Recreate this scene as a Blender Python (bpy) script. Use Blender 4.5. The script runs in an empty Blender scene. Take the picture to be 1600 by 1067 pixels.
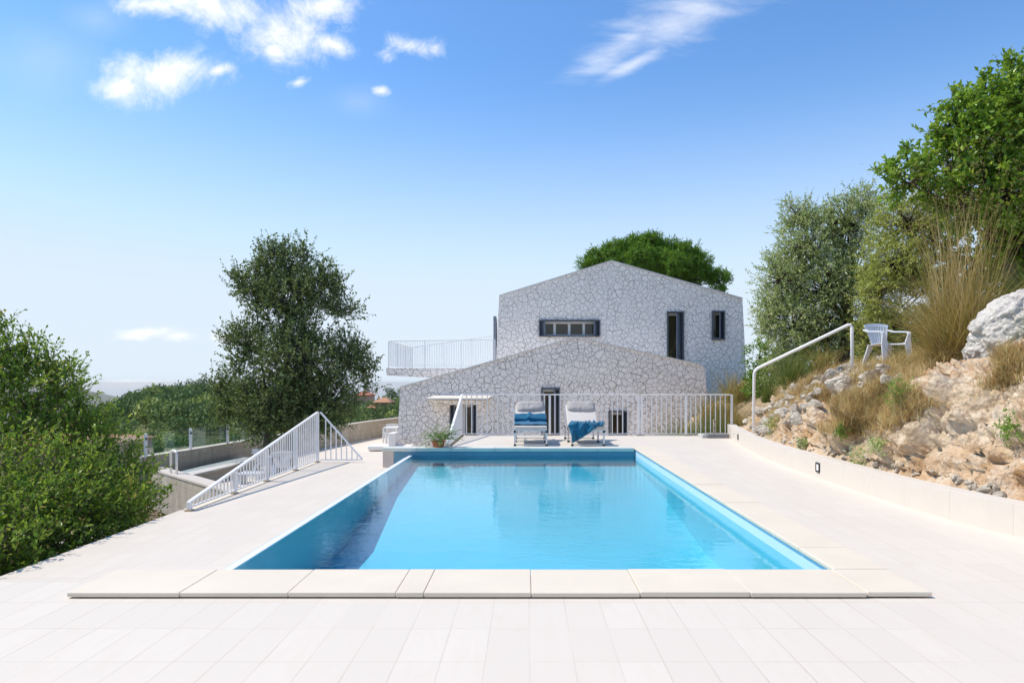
import bpy, bmesh, math, random
import numpy as np
from mathutils import Vector, Matrix
from mathutils.bvhtree import BVHTree
R = math.radians
rng = np.random.default_rng(7)
random.seed(7)
scene = bpy.context.scene
COL = scene.collection
F, VX, VY, HC = 1067.0, 823.0, 598.0, 1.70      # focal length and vanishing point (photo pixels), eye height


def P(x, y, Y):
    """world point seen at photo pixel x, y at distance Y"""
    return ((x - VX) / F * Y, Y, HC - (y - VY) / F * Y)


# ------------------------------------------------------------------ objects
def tag(o, label=None, cat=None, group=None, kind=None):
    if label: o['label'] = label
    if cat: o['category'] = cat
    if group: o['group'] = group
    if kind: o['kind'] = kind
    return o


def empty(name, loc, label, cat, group=None, rz=0.0):
    o = bpy.data.objects.new(name, None)
    COL.objects.link(o)
    o.location = loc
    o.rotation_euler = (0, 0, rz)
    o.empty_display_size = 0.1
    return tag(o, label, cat, group)


def worldloc(o):
    v = Vector((0, 0, 0))
    while o is not None:
        v += Vector(o.location)
        o = o.parent
    return v


def link_mesh(name, me, mat, parent=None, world=True):
    o = bpy.data.objects.new(name, me)
    COL.objects.link(o)
    if mat is not None and len(me.materials) == 0:
        me.materials.append(mat)
    if parent is not None:
        o.parent = parent
        if world:
            w = worldloc(parent)
            me.transform(Matrix.Translation(-w))
    return o


class MB:
    def __init__(self):
        self.v, self.f = [], []

    def add(self, vs, fs):
        b = len(self.v)
        self.v += [tuple(v) for v in vs]
        self.f += [tuple(b + i for i in f) for f in fs]
        return self

    def box(self, x0, x1, y0, y1, z0, z1):
        vs = [(x, y, z) for z in (z0, z1) for y in (y0, y1) for x in (x0, x1)]
        return self.add(vs, [(0, 2, 3, 1), (4, 5, 7, 6), (0, 1, 5, 4), (2, 6, 7, 3), (0, 4, 6, 2), (1, 3, 7, 5)])

    def bar(self, a, b, w, h=None, up=(0, 0, 1)):
        a, b = Vector(a), Vector(b)
        h = w if h is None else h
        d = (b - a).normalized()
        up = Vector(up)
        if abs(d.dot(up)) > .98: up = Vector((0, 1, 0))
        s = d.cross(up).normalized() * (w / 2)
        u = s.cross(d).normalized() * (h / 2)
        vs = [p + i * s + j * u for p in (a, b) for i, j in ((-1, -1), (1, -1), (1, 1), (-1, 1))]
        return self.add(vs, [(0, 1, 2, 3)[::-1], (4, 5, 6, 7), (0, 1, 5, 4), (1, 2, 6, 5), (2, 3, 7, 6), (3, 0, 4, 7)])

    def tube(self, pts, rad, n=8, cap=True):
        pts = [Vector(p) for p in pts]
        m = len(pts)
        if not hasattr(rad, '__len__'): rad = [rad] * m
        b = len(self.v)
        ref = Vector((0, 0, 1))
        for i, p in enumerate(pts):
            d = (pts[min(i + 1, m - 1)] - pts[max(i - 1, 0)]).normalized()
            r0 = ref if abs(d.dot(ref)) < .95 else Vector((0, 1, 0))
            s = d.cross(r0).normalized()
            u = s.cross(d)
            for k in range(n):
                a = 2 * math.pi * k / n
                self.v.append(tuple(p + (s * math.cos(a) + u * math.sin(a)) * rad[i]))
        for i in range(m - 1):
            for k in range(n):
                k2 = (k + 1) % n
                self.f.append((b + i * n + k, b + i * n + k2, b + (i + 1) * n + k2, b + (i + 1) * n + k))
        if cap:
            self.f.append(tuple(b + k for k in range(n))[::-1])
            self.f.append(tuple(b + (m - 1) * n + k for k in range(n)))
        return self

    def prism(self, poly, z0, z1):
        """plan polygon (x, y), extruded up"""
        n = len(poly)
        vs = [(x, y, z0) for x, y in poly] + [(x, y, z1) for x, y in poly]
        return self.add(vs, [tuple(range(n))[::-1], tuple(range(n, 2 * n))] +
                        [(i, (i + 1) % n, n + (i + 1) % n, n + i) for i in range(n)])

    def prismy(self, poly, y0, y1):
        """elevation polygon (x, z), extruded along y"""
        n = len(poly)
        vs = [(x, y0, z) for x, z in poly] + [(x, y1, z) for x, z in poly]
        return self.add(vs, [tuple(range(n)), tuple(range(n, 2 * n))[::-1]] +
                        [(i, n + i, n + (i + 1) % n, (i + 1) % n) for i in range(n)])

    def lathe(self, prof, n=24, at=(0, 0, 0)):
        b = len(self.v)
        for r, z in prof:
            for k in range(n):
                a = 2 * math.pi * k / n
                self.v.append((at[0] + r * math.cos(a), at[1] + r * math.sin(a), at[2] + z))
        for i in range(len(prof) - 1):
            for k in range(n):
                k2 = (k + 1) % n
                self.f.append((b + i * n + k, b + i * n + k2, b + (i + 1) * n + k2, b + (i + 1) * n + k))
        return self

    def mesh(self, name, smooth=False, bevel=0, seg=2, weld=False):
        me = bpy.data.meshes.new(name)
        me.from_pydata(self.v, [], self.f)
        bm = bmesh.new()
        bm.from_mesh(me)
        bmesh.ops.recalc_face_normals(bm, faces=bm.faces)
        if bevel:
            es = [e for e in bm.edges if e.is_manifold and e.calc_face_angle(0) > .5]
            bmesh.ops.bevel(bm, geom=es, offset=bevel, segments=seg, affect='EDGES', profile=.6)
        bm.to_mesh(me)
        bm.free()
        if smooth:
            me.polygons.foreach_set('use_smooth', [True] * len(me.polygons))
        return me

    def build(self, name, mat, parent=None, smooth=False, bevel=0, seg=2, world=True):
        return link_mesh(name, self.mesh(name, smooth, bevel, seg), mat, parent, world)


def np_mesh(name, v, f, attrs=None, smooth=False):
    """fast mesh from arrays: v (n,3), f (m,4) or (m,3)"""
    me = bpy.data.meshes.new(name)
    v = np.ascontiguousarray(v, np.float32)
    f = np.ascontiguousarray(f, np.int32)
    k = f.shape[1]
    me.vertices.add(len(v)); me.vertices.foreach_set('co', v.ravel())
    me.loops.add(f.size); me.loops.foreach_set('vertex_index', f.ravel())
    me.polygons.add(len(f))
    me.polygons.foreach_set('loop_start', np.arange(0, f.size, k, dtype=np.int32))
    me.polygons.foreach_set('loop_total', np.full(len(f), k, np.int32))
    me.polygons.foreach_set('use_smooth', np.full(len(f), smooth, bool))
    for nm, a in (attrs or {}).items():
        at = me.attributes.new(nm, 'FLOAT', 'POINT')
        at.data.foreach_set('value', np.ascontiguousarray(a, np.float32))
    me.update()
    return me


# ------------------------------------------------------------------ noise on arrays
def _hash(i, j, k, s):
    h = (i * 374761393 + j * 668265263 + k * 2147483647 + s * 974634777) & 0xffffffff
    h = ((h ^ (h >> 13)) * 1274126177) & 0xffffffff
    h = ((h ^ (h >> 16)) * 2246822519) & 0xffffffff
    return ((h ^ (h >> 15)) & 0xffffff) / float(0x1000000)


def vnoise(p, s=0):
    i = np.floor(p).astype(np.int64)
    f = p - i
    f = f * f * f * (f * (f * 6 - 15) + 10)
    out = 0
    for a in (0, 1):
        for b in (0, 1):
            for c in (0, 1):
                w = (f[:, 0] if a else 1 - f[:, 0]) * (f[:, 1] if b else 1 - f[:, 1]) * (f[:, 2] if c else 1 - f[:, 2])
                out = out + w * _hash(i[:, 0] + a, i[:, 1] + b, i[:, 2] + c, s)
    return out * 2 - 1


def fbm(p, octv=4, s=0, gain=.5, ridged=False):
    out, a, t = 0, 1.0, 0
    for o in range(octv):
        n = vnoise(p * 2 ** o + o * 17.3, s + o)
        if ridged: n = 1 - 2 * np.abs(n)
        out = out + a * n
        t += a
        a *= gain
    return out / t


def worley(p, s=0):
    """F1, F2 and the id of the nearest cell"""
    i = np.floor(p).astype(np.int64)
    f1 = np.full(len(p), 9.0); f2 = f1.copy(); cid = np.zeros(len(p))
    for a in (-1, 0, 1):
        for b in (-1, 0, 1):
            for c in (-1, 0, 1):
                q = i + (a, b, c)
                pt = np.stack([q[:, k] + _hash(q[:, 0], q[:, 1], q[:, 2], s + 11 + k) for k in range(3)], 1)
                d = np.linalg.norm(p - pt, axis=1)
                h = _hash(q[:, 0], q[:, 1], q[:, 2], s + 31)
                near = d < f1
                f2 = np.where(near, f1, np.minimum(f2, d))
                cid = np.where(near, h, cid)
                f1 = np.where(near, d, f1)
    return f1, f2, cid


def unit(a):
    return a / np.maximum(np.linalg.norm(a, axis=-1, keepdims=True), 1e-9)


# ------------------------------------------------------------------ materials
class NT:
    def __init__(self, name):
        self.m = bpy.data.materials.new(name)
        self.m.use_nodes = True
        self.t = self.m.node_tree
        self.t.nodes.clear()
        self.out = self.n('ShaderNodeOutputMaterial')

    def n(self, typ, inp=None, **kw):
        nd = self.t.nodes.new(typ)
        for k, v in kw.items(): setattr(nd, k, v)
        for k, v in (inp or {}).items(): self.set(nd, k, v)
        return nd

    def set(self, nd, k, v):
        s = nd.inputs[k]
        if isinstance(v, bpy.types.NodeSocket): self.t.links.new(v, s)
        elif isinstance(v, bpy.types.Node): self.t.links.new(v.outputs[0], s)
        else:
            if hasattr(s.default_value, '__len__') and len(s.default_value) == 4 and len(v) == 3: v = (*v, 1)
            s.default_value = v

    def math(self, op, a, b=0.0, c=0.0, clamp=False):
        return self.n('ShaderNodeMath', {0: a, 1: b, 2: c}, operation=op, use_clamp=clamp).outputs[0]

    def mix(self, fac, a, b, mode='MIX'):
        nd = self.n('ShaderNodeMix', data_type='RGBA', blend_type=mode)
        self.set(nd, 0, fac); self.set(nd, 6, a); self.set(nd, 7, b)
        return nd.outputs[2]

    def ramp(self, fac, stops, interp='LINEAR'):
        nd = self.n('ShaderNodeValToRGB', {0: fac})
        cr = nd.color_ramp
        cr.interpolation = interp
        while len(cr.elements) < len(stops): cr.elements.new(1)
        for e, (p, c) in zip(cr.elements, stops):
            e.position = p
            e.color = (*c, 1) if len(c) == 3 else c
        return nd.outputs[0]

    def coord(self, which='Object'):
        return self.n('ShaderNodeTexCoord').outputs[which]

    def geo(self):
        return self.n('ShaderNodeNewGeometry').outputs['Position']

    def noise(self, vec, scale, detail=4, rough=.55, dist=0):
        return self.n('ShaderNodeTexNoise', {'Vector': vec, 'Scale': scale, 'Detail': detail, 'Roughness': rough, 'Distortion': dist}).outputs[0]

    def bump(self, h, strength=.3, dist=.01, normal=None):
        nd = self.n('ShaderNodeBump', {'Height': h, 'Strength': strength, 'Distance': dist})
        if normal is not None: self.set(nd, 'Normal', normal)
        return nd.outputs[0]

    def bsdf(self, col, rough=.6, bump=None, spec=.5, metal=0.0, **kw):
        nd = self.n('ShaderNodeBsdfPrincipled', {'Base Color': col, 'Roughness': rough, 'Metallic': metal, 'Specular IOR Level': spec})
        if bump is not None: self.set(nd, 'Normal', bump)
        for k, v in kw.items(): self.set(nd, k, v)
        return nd.outputs[0]

    def done(self, sh):
        self.t.links.new(sh, self.out.inputs[0])
        return self.m


def plain(name, col, rough=.5, var=.12, scale=6, bump=.15, metal=0.0, spec=.5):
    """a painted or cast surface: the colour with faint cloudy wear and a fine grain"""
    t = NT(name)
    p = t.coord()
    n1 = t.noise(p, scale, 5, .6)
    n2 = t.noise(p, scale * 14, 3, .6)
    dark = tuple(c * (1 - var) for c in col)
    lite = tuple(min(1, c * (1 + var * .6)) for c in col)
    c = t.mix(t.math('MULTIPLY_ADD', n1, 1.6, -.3, clamp=True), dark, lite)
    return t.done(t.bsdf(c, rough, t.bump(n2, bump, .004), spec, metal))


def leafmat(name, stops, rough=.45, trans=.3, spec=.4):
    """leaves: the colour of each leaf comes from its own random value"""
    t = NT(name)
    a = t.n('ShaderNodeAttribute', attribute_name='rnd').outputs['Fac']
    c = t.ramp(a, stops)
    b = t.bsdf(c, rough, spec=spec)
    tr = t.n('ShaderNodeBsdfTranslucent', {0: t.mix(.5, c, (.35, .45, .05), 'MIX') if trans > .2 else c})
    return t.done(t.n('ShaderNodeMixShader', {0: trans, 1: b, 2: tr}).outputs[0])


def stone_mat(name, scale, line, c0, c1, joint):
    """crazy paving: angular pale slabs with open dark joints"""
    t = NT(name)
    p = t.geo()
    s3 = t.n('ShaderNodeSeparateXYZ', {0: p})
    flat = t.n('ShaderNodeCombineXYZ', {0: t.math('MULTIPLY_ADD', s3.outputs[1], .8, s3.outputs[0]), 1: t.math('MULTIPLY_ADD', s3.outputs[1], .6, s3.outputs[2])}).outputs[0]
    w = t.n('ShaderNodeTexNoise', {'Vector': flat, 'Scale': 1.6, 'Detail': 0})
    w2 = t.n('ShaderNodeVectorMath', {0: w.outputs['Color'], 1: (.22, .22, 0)}, operation='MULTIPLY').outputs[0]
    pp = t.n('ShaderNodeVectorMath', {0: flat, 1: w2}, operation='ADD').outputs[0]
    ve = t.n('ShaderNodeTexVoronoi', {'Vector': pp, 'Scale': scale, 'Randomness': 1.0}, feature='DISTANCE_TO_EDGE', voronoi_dimensions='2D')
    vc = t.n('ShaderNodeTexVoronoi', {'Vector': pp, 'Scale': scale, 'Randomness': 1.0}, feature='F1', voronoi_dimensions='2D')
    pq = t.n('ShaderNodeMapping', {'Vector': pp, 'Location': (7.3, 2.9, 0), 'Rotation': (0, 0, .7)}).outputs[0]
    v2 = t.n('ShaderNodeTexVoronoi', {'Vector': pq, 'Scale': scale * .66, 'Randomness': 1.0}, feature='DISTANCE_TO_EDGE', voronoi_dimensions='2D')
    c2_ = t.n('ShaderNodeTexVoronoi', {'Vector': pq, 'Scale': scale * .66, 'Randomness': 1.0}, feature='F1', voronoi_dimensions='2D')
    wv = t.noise(p, 1.7, 3)
    lw = t.math('MULTIPLY_ADD', wv, line * 1.9, line * .1)
    m = t.n('ShaderNodeMapRange', {0: t.math('MINIMUM', ve.outputs['Distance'], t.math('MULTIPLY', v2.outputs['Distance'], 1.5)), 1: t.math('MULTIPLY', lw, .55), 2: lw}, interpolation_type='SMOOTHSTEP').outputs[0]
    sx = t.math('FRACT', t.math('ADD', t.n('ShaderNodeSeparateColor', {0: vc.outputs['Color']}).outputs[0], t.n('ShaderNodeSeparateColor', {0: c2_.outputs['Color']}).outputs[1]))
    body = t.mix(sx, c0, c1)
    grain = t.noise(p, 30, 4, .6)
    body = t.mix(t.math('MULTIPLY', grain, .25), body, tuple(x * .75 for x in c0))
    c = t.mix(m, joint, body)
    h = t.math('ADD', t.math('MULTIPLY', m, 1.0), t.math('MULTIPLY', grain, .12))
    return t.done(t.bsdf(c, .7, t.bump(h, .5, .012)))


M = {}
def tile_mat(name, ox, oy, col, joint, jw=.0035):
    t = NT(name)
    p = t.geo()
    s = t.n('ShaderNodeSeparateXYZ', {0: p})
    v = t.n('ShaderNodeCombineXYZ', {0: t.math('SUBTRACT', s.outputs[1], oy), 1: t.math('SUBTRACT', s.outputs[0], ox)}).outputs[0]
    br = t.n('ShaderNodeTexBrick', {'Vector': v, 'Color1': (0, 0, 0, 1), 'Color2': (1, 1, 1, 1), 'Mortar': (.5, .5, .5, 1),
             'Scale': 1.0, 'Mortar Size': jw, 'Mortar Smooth': .1, 'Bias': 0.0, 'Brick Width': .443, 'Row Height': .2145},
             offset=.0, squash=1.0)
    fac = br.outputs['Fac']
    vein = t.noise(t.n('ShaderNodeVectorMath', {0: v, 1: (3, 14, 1)}, operation='MULTIPLY').outputs[0], 1.0, 6, .65, .6)
    blot = t.noise(p, .45, 4, .6)
    stain = t.noise(p, 1.3, 6, .7)
    rnd = t.n('ShaderNodeSeparateColor', {0: br.outputs['Color']}).outputs[0]
    c = t.mix(rnd, col, tuple(x * .94 for x in col))
    c = t.mix(t.n('ShaderNodeMapRange', {0: vein, 1: .45, 2: .75}).outputs[0], c, (col[0] * .95, col[1] * .935, col[2] * .91))
    c = t.mix(t.math('MULTIPLY', blot, .35), c, (col[0] * .93, col[1] * .92, col[2] * .905))
    c = t.mix(t.n('ShaderNodeMapRange', {0: stain, 1: .62, 2: .8, 4: .3}).outputs[0], c, (col[0] * .86, col[1] * .82, col[2] * .76))
    jv = t.n('ShaderNodeMapRange', {0: t.noise(p, 1.1, 3), 1: .35, 2: .65, 3: .05, 4: .6}).outputs[0]
    c = t.mix(t.math('MULTIPLY', fac, jv), c, joint)
    h = t.math('SUBTRACT', t.math('MULTIPLY', vein, .15), fac)
    return t.done(t.bsdf(c, .62, t.bump(h, .25, .003), .35))


M['tile'] = tile_mat('deck_tile', .015, 3.728 % .443, (.70, .63, .54), (.47, .39, .30))
M['walltile'] = plain('wall_cladding', (.67, .61, .54), .6, .05, 3, .1)
M['coping'] = plain('cream_coping', (.72, .63, .50), .65, .08, 2.2, .25)
M['copingedge'] = plain('far_coping', (.66, .66, .58), .6, .16, 3, .25)
M['wallliner'] = plain('wall_liner', (.55, .74, .86), .45, .05, 2, .05)
M['liner'] = plain('pool_liner', (.53, .74, .85), .45, .05, 2, .05)
M['board'] = plain('wall_shade_panel', (.10, .26, .37), .5, .1, 3, .05)  # far pool wall tone with the shade under the cover slabs painted in
M['edge'] = plain('edge_strip', (.80, .81, .80), .4, .05, 4, .05)
M['gutter'] = plain('gutter', (.62, .67, .71), .3, .05, 4, .05)
M['white'] = plain('white_paint', (.80, .795, .79), .35, .05, 5, .04)
M['whitemetal'] = plain('white_metal', (.88, .855, .83), .35, .06, 8, .05)
M['plastic'] = plain('white_plastic', (.70, .72, .76), .35, .05, 5, .03)
M['rust'] = plain('mortar_foot', (.45, .33, .2), .9, .3, 20, .4)
M['alu'] = plain('aluminium', (.62, .63, .66), .35, .06, 10, .05, metal=.7)
M['black'] = plain('black_rubber', (.012, .012, .014), .6, .2, 20, .1)
M['cushion'] = plain('cushion_fabric', (.62, .575, .53), .9, .06, 10, .35)
M['pillow'] = plain('pillow_fabric', (.45, .415, .39), .9, .07, 10, .35)
M['frame'] = plain('grey_metal', (.075, .088, .11), .45, .12, 6, .08)
M['shutter'] = plain('shutter_metal', (.17, .20, .25), .45, .1, 5, .08)
M['winframe'] = plain('window_frame', (.62, .63, .63), .45, .06, 5, .05)
M['terracotta'] = plain('terracotta', (.50, .15, .06), .75, .15, 12, .2)
M['bark'] = plain('bark', (.11, .085, .065), .95, .45, 9, 1.0)
M['greybark'] = plain('grey_bark', (.13, .115, .10), .95, .45, 7, 1.0)
M['dark'] = plain('dark_interior', (.02, .021, .02), .8, .2, 3, .05)
M['wood'] = plain('weathered_wood', (.46, .38, .29), .8, .2, 10, .3)
M['concslab'] = plain('grey_concrete', (.22, .22, .22), .9, .2, 14, .5)
M['trim'] = plain('roof_trim', (.66, .65, .64), .6, .06, 6, .1)
M['yellowwall'] = plain('ochre_render', (.62, .47, .22), .85, .12, .8, .2)
M['pinkwall'] = plain('pink_render', (.62, .36, .27), .85, .12, .8, .2)
M['rooftile'] = plain('roof_tile', (.48, .24, .13), .85, .3, 2.5, .6)
M['tanroof'] = plain('tan_roof', (.58, .45, .31), .85, .2, 2.5, .4)
M['patio'] = plain('patio_stone', (.70, .62, .52), .75, .07, .8, .15)
M['path'] = plain('pale_path', (.60, .54, .46), .85, .15, 1.2, .3)
M['stem'] = plain('green_stem', (.16, .24, .06), .6, .2, 12, .1)


def concrete():
    t = NT('board_concrete')
    p = t.geo()
    s = t.n('ShaderNodeSeparateXYZ', {0: p})
    big = t.noise(p, .9, 5, .6)
    patch = t.noise(p, 2.6, 3, .6)
    streak = t.noise(t.n('ShaderNodeVectorMath', {0: p, 1: (6, 6, .8)}, operation='MULTIPLY').outputs[0], 1.0, 4, .6)
    fine = t.noise(p, 24, 4, .65)
    board = t.math('FRACT', t.math('MULTIPLY', s.outputs[2], 5.2))
    bl = t.math('LESS_THAN', board, .05)
    c = t.mix(big, (.36, .31, .245), (.47, .42, .345))
    c = t.mix(t.n('ShaderNodeMapRange', {0: patch, 1: .55, 2: .62, 4: .55}).outputs[0], c, (.56, .53, .47))
    c = t.mix(t.n('ShaderNodeMapRange', {0: streak, 1: .5, 2: .8, 4: .6}).outputs[0], c, (.22, .185, .15))
    c = t.mix(t.math('MULTIPLY', bl, .35), c, (.2, .17, .14))
    h = t.math('SUBTRACT', fine, t.math('MULTIPLY', bl, .6))
    return t.done(t.bsdf(c, .9, t.bump(h, .5, .01)))


M['concrete'] = concrete()
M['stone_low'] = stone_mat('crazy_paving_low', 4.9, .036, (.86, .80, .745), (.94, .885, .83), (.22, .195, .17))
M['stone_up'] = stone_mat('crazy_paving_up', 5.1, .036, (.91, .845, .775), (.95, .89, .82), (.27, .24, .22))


def rock_mat(name, c1, c2, c3, dry=0.0, sc=1.0):
    t = NT(name)
    p = t.geo()
    big = t.noise(p, .9 * sc, 5, .65, .4)
    mid = t.noise(p, 4.5 * sc, 6, .7)
    fine = t.noise(p, 26 * sc, 5, .7)
    pit = t.n('ShaderNodeTexVoronoi', {'Vector': p, 'Scale': 17 * sc}).outputs['Distance']
    c = t.mix(t.n('ShaderNodeMapRange', {0: big, 1: .38, 2: .62}).outputs[0], c1, c2)
    c = t.mix(t.n('ShaderNodeMapRange', {0: mid, 1: .45, 2: .7}).outputs[0], c, c3)
    c = t.mix(t.n('ShaderNodeMapRange', {0: fine, 1: .5, 2: .8, 4: .5}).outputs[0], c, tuple(x * .45 for x in c2))
    h = t.math('ADD', t.math('MULTIPLY', fine, .55), t.math('ADD', t.math('MULTIPLY', pit, .5), t.math('MULTIPLY', mid, .8)))
    return t, c, h


t, c, h = rock_mat('bank_rock', (.70, .545, .385), (.52, .31, .15), (.81, .705, .565))
s = t.n('ShaderNodeAttribute', attribute_name='soil').outputs['Fac']
soil = t.mix(t.noise(t.geo(), 9, 5, .7), (.27, .185, .105), (.50, .39, .25))
c = t.mix(s, c, soil)
M['bank'] = t.done(t.bsdf(c, .95, t.bump(h, 1.0, .05), .2))
t, c, h = rock_mat('grey_limestone', (.54, .49, .42), (.40, .34, .26), (.72, .65, .56), sc=1.6)
M['rock'] = t.done(t.bsdf(c, .95, t.bump(h, .9, .03), .2))
t, c, h = rock_mat('white_boulder', (.68, .63, .57), (.40, .365, .33), (.78, .735, .68), sc=1.1)
M['boulder'] = t.done(t.bsdf(c, .9, t.bump(h, 1.0, .05), .25))


def ground_mat():
    t = NT('hill_ground')
    p = t.geo()
    a = t.noise(p, .05, 6, .65)
    b = t.noise(p, .6, 5, .7)
    c = t.mix(t.n('ShaderNodeMapRange', {0: a, 1: .4, 2: .6}).outputs[0], (.10, .11, .045), (.25, .22, .12))
    c = t.mix(t.n('ShaderNodeMapRange', {0: b, 1: .4, 2: .7}).outputs[0], c, (.055, .075, .025))
    return t.done(t.bsdf(c, .95, t.bump(b, .6, .2), .1))


M['ground'] = ground_mat()


def soil_mat():
    t = NT('leaf_strewn_soil')
    p = t.geo()
    v = t.n('ShaderNodeTexVoronoi', {'Vector': p, 'Scale': 14})
    f = t.noise(p, 30, 4)
    r = t.n('ShaderNodeSeparateColor', {0: v.outputs['Color']}).outputs[0]
    c = t.ramp(r, [(0, (.06, .04, .03)), (.5, (.16, .11, .07)), (.8, (.30, .22, .15)), (1, (.42, .34, .25))])
    return t.done(t.bsdf(c, .95, t.bump(t.math('ADD', v.outputs['Distance'], f), .9, .05), .2))


M['soil'] = soil_mat()


def glass_mat(name, tint, rough=.02, base=.08):
    t = NT(name)
    fr = t.math('MULTIPLY', t.math('POWER', t.n('ShaderNodeLayerWeight', {0: .5}).outputs['Facing'], 3.5), .7)
    tr = t.n('ShaderNodeBsdfTransparent', {0: tint})
    gl = t.n('ShaderNodeBsdfGlossy', {0: (.9, .95, .95), 1: rough})
    return t.done(t.n('ShaderNodeMixShader', {0: t.math('ADD', fr, base, clamp=True), 1: tr, 2: gl}).outputs[0])


M['glass'] = glass_mat('clear_glass', (.84, .92, .905), .02, .09)
t = NT('window_pane')
pn = t.noise(t.geo(), 1.2, 3)
M['pane'] = t.done(t.bsdf(t.mix(pn, (.022, .02, .012), (.06, .052, .03)), .06, spec=.55))
t = NT('dark_pane')
M['darkpane'] = t.done(t.bsdf(t.mix(t.noise(t.geo(), 2.0, 3), (.012, .012, .014), (.03, .03, .032)), .06, spec=.5))


def water_mat():
    t = NT('pool_water')
    p = t.geo()
    st = t.n('ShaderNodeVectorMath', {0: p, 1: (1.0, 1.6, 1.0)}, operation='MULTIPLY').outputs[0]
    n1 = t.noise(st, 2.6, 3, .5, .6)
    n2 = t.noise(st, 11, 2, .5, .4)
    n3 = t.noise(st, 34, 1, .5)
    patch = t.n('ShaderNodeMapRange', {0: t.noise(p, .45, 2), 1: .42, 2: .62, 3: .25, 4: 1.0}).outputs[0]
    h = t.math('ADD', t.math('MULTIPLY', n1, 1.0), t.math('MULTIPLY', patch, t.math('ADD', t.math('MULTIPLY', n2, .55), t.math('MULTIPLY', n3, .11))))
    b = t.bump(h, .40, .008)
    fr = t.n('ShaderNodeFresnel', {'IOR': 1.33, 'Normal': b}).outputs[0]
    tr = t.n('ShaderNodeBsdfTransparent', {0: WATER_TINT})
    gl = t.n('ShaderNodeBsdfGlossy', {0: (1, 1, 1), 1: .015, 'Normal': b})
    return t.done(t.n('ShaderNodeMixShader', {0: fr, 1: tr, 2: gl}).outputs[0])


WATER_TINT = (.39, .855, .955, 1)
M['water'] = water_mat()


def towel_mat(name, col):
    t = NT(name)
    p = t.coord()
    w = t.n('ShaderNodeTexWave', {'Vector': p, 'Scale': 40, 'Distortion': 1.5}).outputs['Fac']
    f = t.noise(p, 120, 3)
    n = t.noise(p, 9, 4)
    c = t.mix(n, tuple(x * .75 for x in col), col)
    return t.done(t.bsdf(c, .95, t.bump(t.math('ADD', f, t.math('MULTIPLY', w, .3)), .5, .004), .15, **{'Sheen Weight': .3}))


M['towel'] = towel_mat('blue_towel', (.008, .135, .25))

M['lf_shrub'] = leafmat('shrub_leaf', [(0, (.07, .16, .02)), (.5, (.18, .32, .035)), (.88, (.31, .45, .05)), (.985, (.48, .50, .09)), (1, (.52, .38, .12))], .4, .45, .35)
M['lf_holm'] = leafmat('holm_oak_leaf', [(0, (0.064, 0.103, 0.033)), (0.5, (0.129, 0.191, 0.059)), (0.85, (0.239, 0.312, 0.108)), (1, (0.404, 0.481, 0.217))], .5, .22, .25)
M['lf_olive'] = leafmat('olive_leaf', [(0, (0.26, 0.351, 0.117)), (0.5, (0.467, 0.568, 0.215)), (0.8, (0.7, 0.7, 0.367)), (1, (0.7, 0.7, 0.624))], .45, .28, .3)
M['lf_olive2'] = leafmat('yellow_olive_leaf', [(0, (0.316, 0.375, 0.066)), (0.5, (0.564, 0.612, 0.133)), (0.8, (0.7, 0.7, 0.229)), (1, (0.7, 0.7, 0.438))], .45, .32, .3)
M['lf_oak'] = leafmat('oak_leaf', [(0, (0.089, 0.198, 0.022)), (0.5, (0.207, 0.371, 0.031)), (0.85, (0.34, 0.513, 0.051)), (1, (0.593, 0.69, 0.101))], .38, .38, .4)
M['lf_pine'] = leafmat('pine_needle', [(0, (0.072, 0.174, 0.016)), (0.5, (0.145, 0.301, 0.024)), (1, (0.266, 0.463, 0.041))], .5, .22, .3)
M['lf_bush'] = leafmat('bush_leaf', [(0, (0.088, 0.197, 0.032)), (0.5, (0.175, 0.328, 0.043)), (1, (0.349, 0.524, 0.088))], .45, .3, .4)
M['lf_wood'] = leafmat('far_leaf', [(0, (0.074, 0.137, 0.043)), (0.35, (0.136, 0.212, 0.053)), (0.7, (0.253, 0.316, 0.085)), (1, (0.439, 0.483, 0.109))], .6, .15, .2)
M['lf_pot'] = leafmat('pot_plant_leaf', [(0, (.05, .13, .025)), (.5, (.11, .22, .04)), (.8, (.22, .34, .09)), (1, (.55, .60, .38))], .4, .3, .5)
M['lf_dry'] = leafmat('dry_grass', [(0, (0.317, 0.202, 0.089)), (0.4, (0.595, 0.404, 0.177)), (0.7, (0.7, 0.605, 0.273)), (0.9, (0.7, 0.7, 0.449)), (1, (0.317, 0.33, 0.081))], .6, .2, .2)
M['lf_straw'] = leafmat('straw_blade', [(0, (0.15, 0.115, 0.036)), (0.3, (0.3, 0.223, 0.06)), (0.6, (0.51, 0.338, 0.132)), (0.85, (0.6, 0.472, 0.252)), (1, (0.15, 0.189, 0.036))], .55, .22, .25)
M['lf_green'] = leafmat('green_blade', [(0, (.05, .09, .02)), (.5, (.12, .17, .035)), (.8, (.25, .24, .07)), (1, (.42, .34, .16))], .5, .25, .3)
# ------------------------------------------------------------------ pool and decks
ZF, ZC, ZW = .36, .40, .24            # raised deck, coping and water levels; the left deck is z = 0
XL, XR, Y0, Y1 = -2.296, 2.18, 4.80, 13.72
WPTS = [(-4, 4.30), (4.0, 4.25), (5.9, 4.30), (6.2, 4.21), (7.0, 4.12), (8.0, 4.08), (9.4, 4.12), (10.6, 4.14), (12.0, 4.22), (12.8, 4.32), (14.4, 4.56), (16.3, 4.88), (17.3, 5.10), (20, 5.5), (26, 6.0)]


def wall_x(Y):
    """inner face of the low curved wall"""
    return float(np.interp(Y, [a for a, b in WPTS], [b for a, b in WPTS]))


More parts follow.
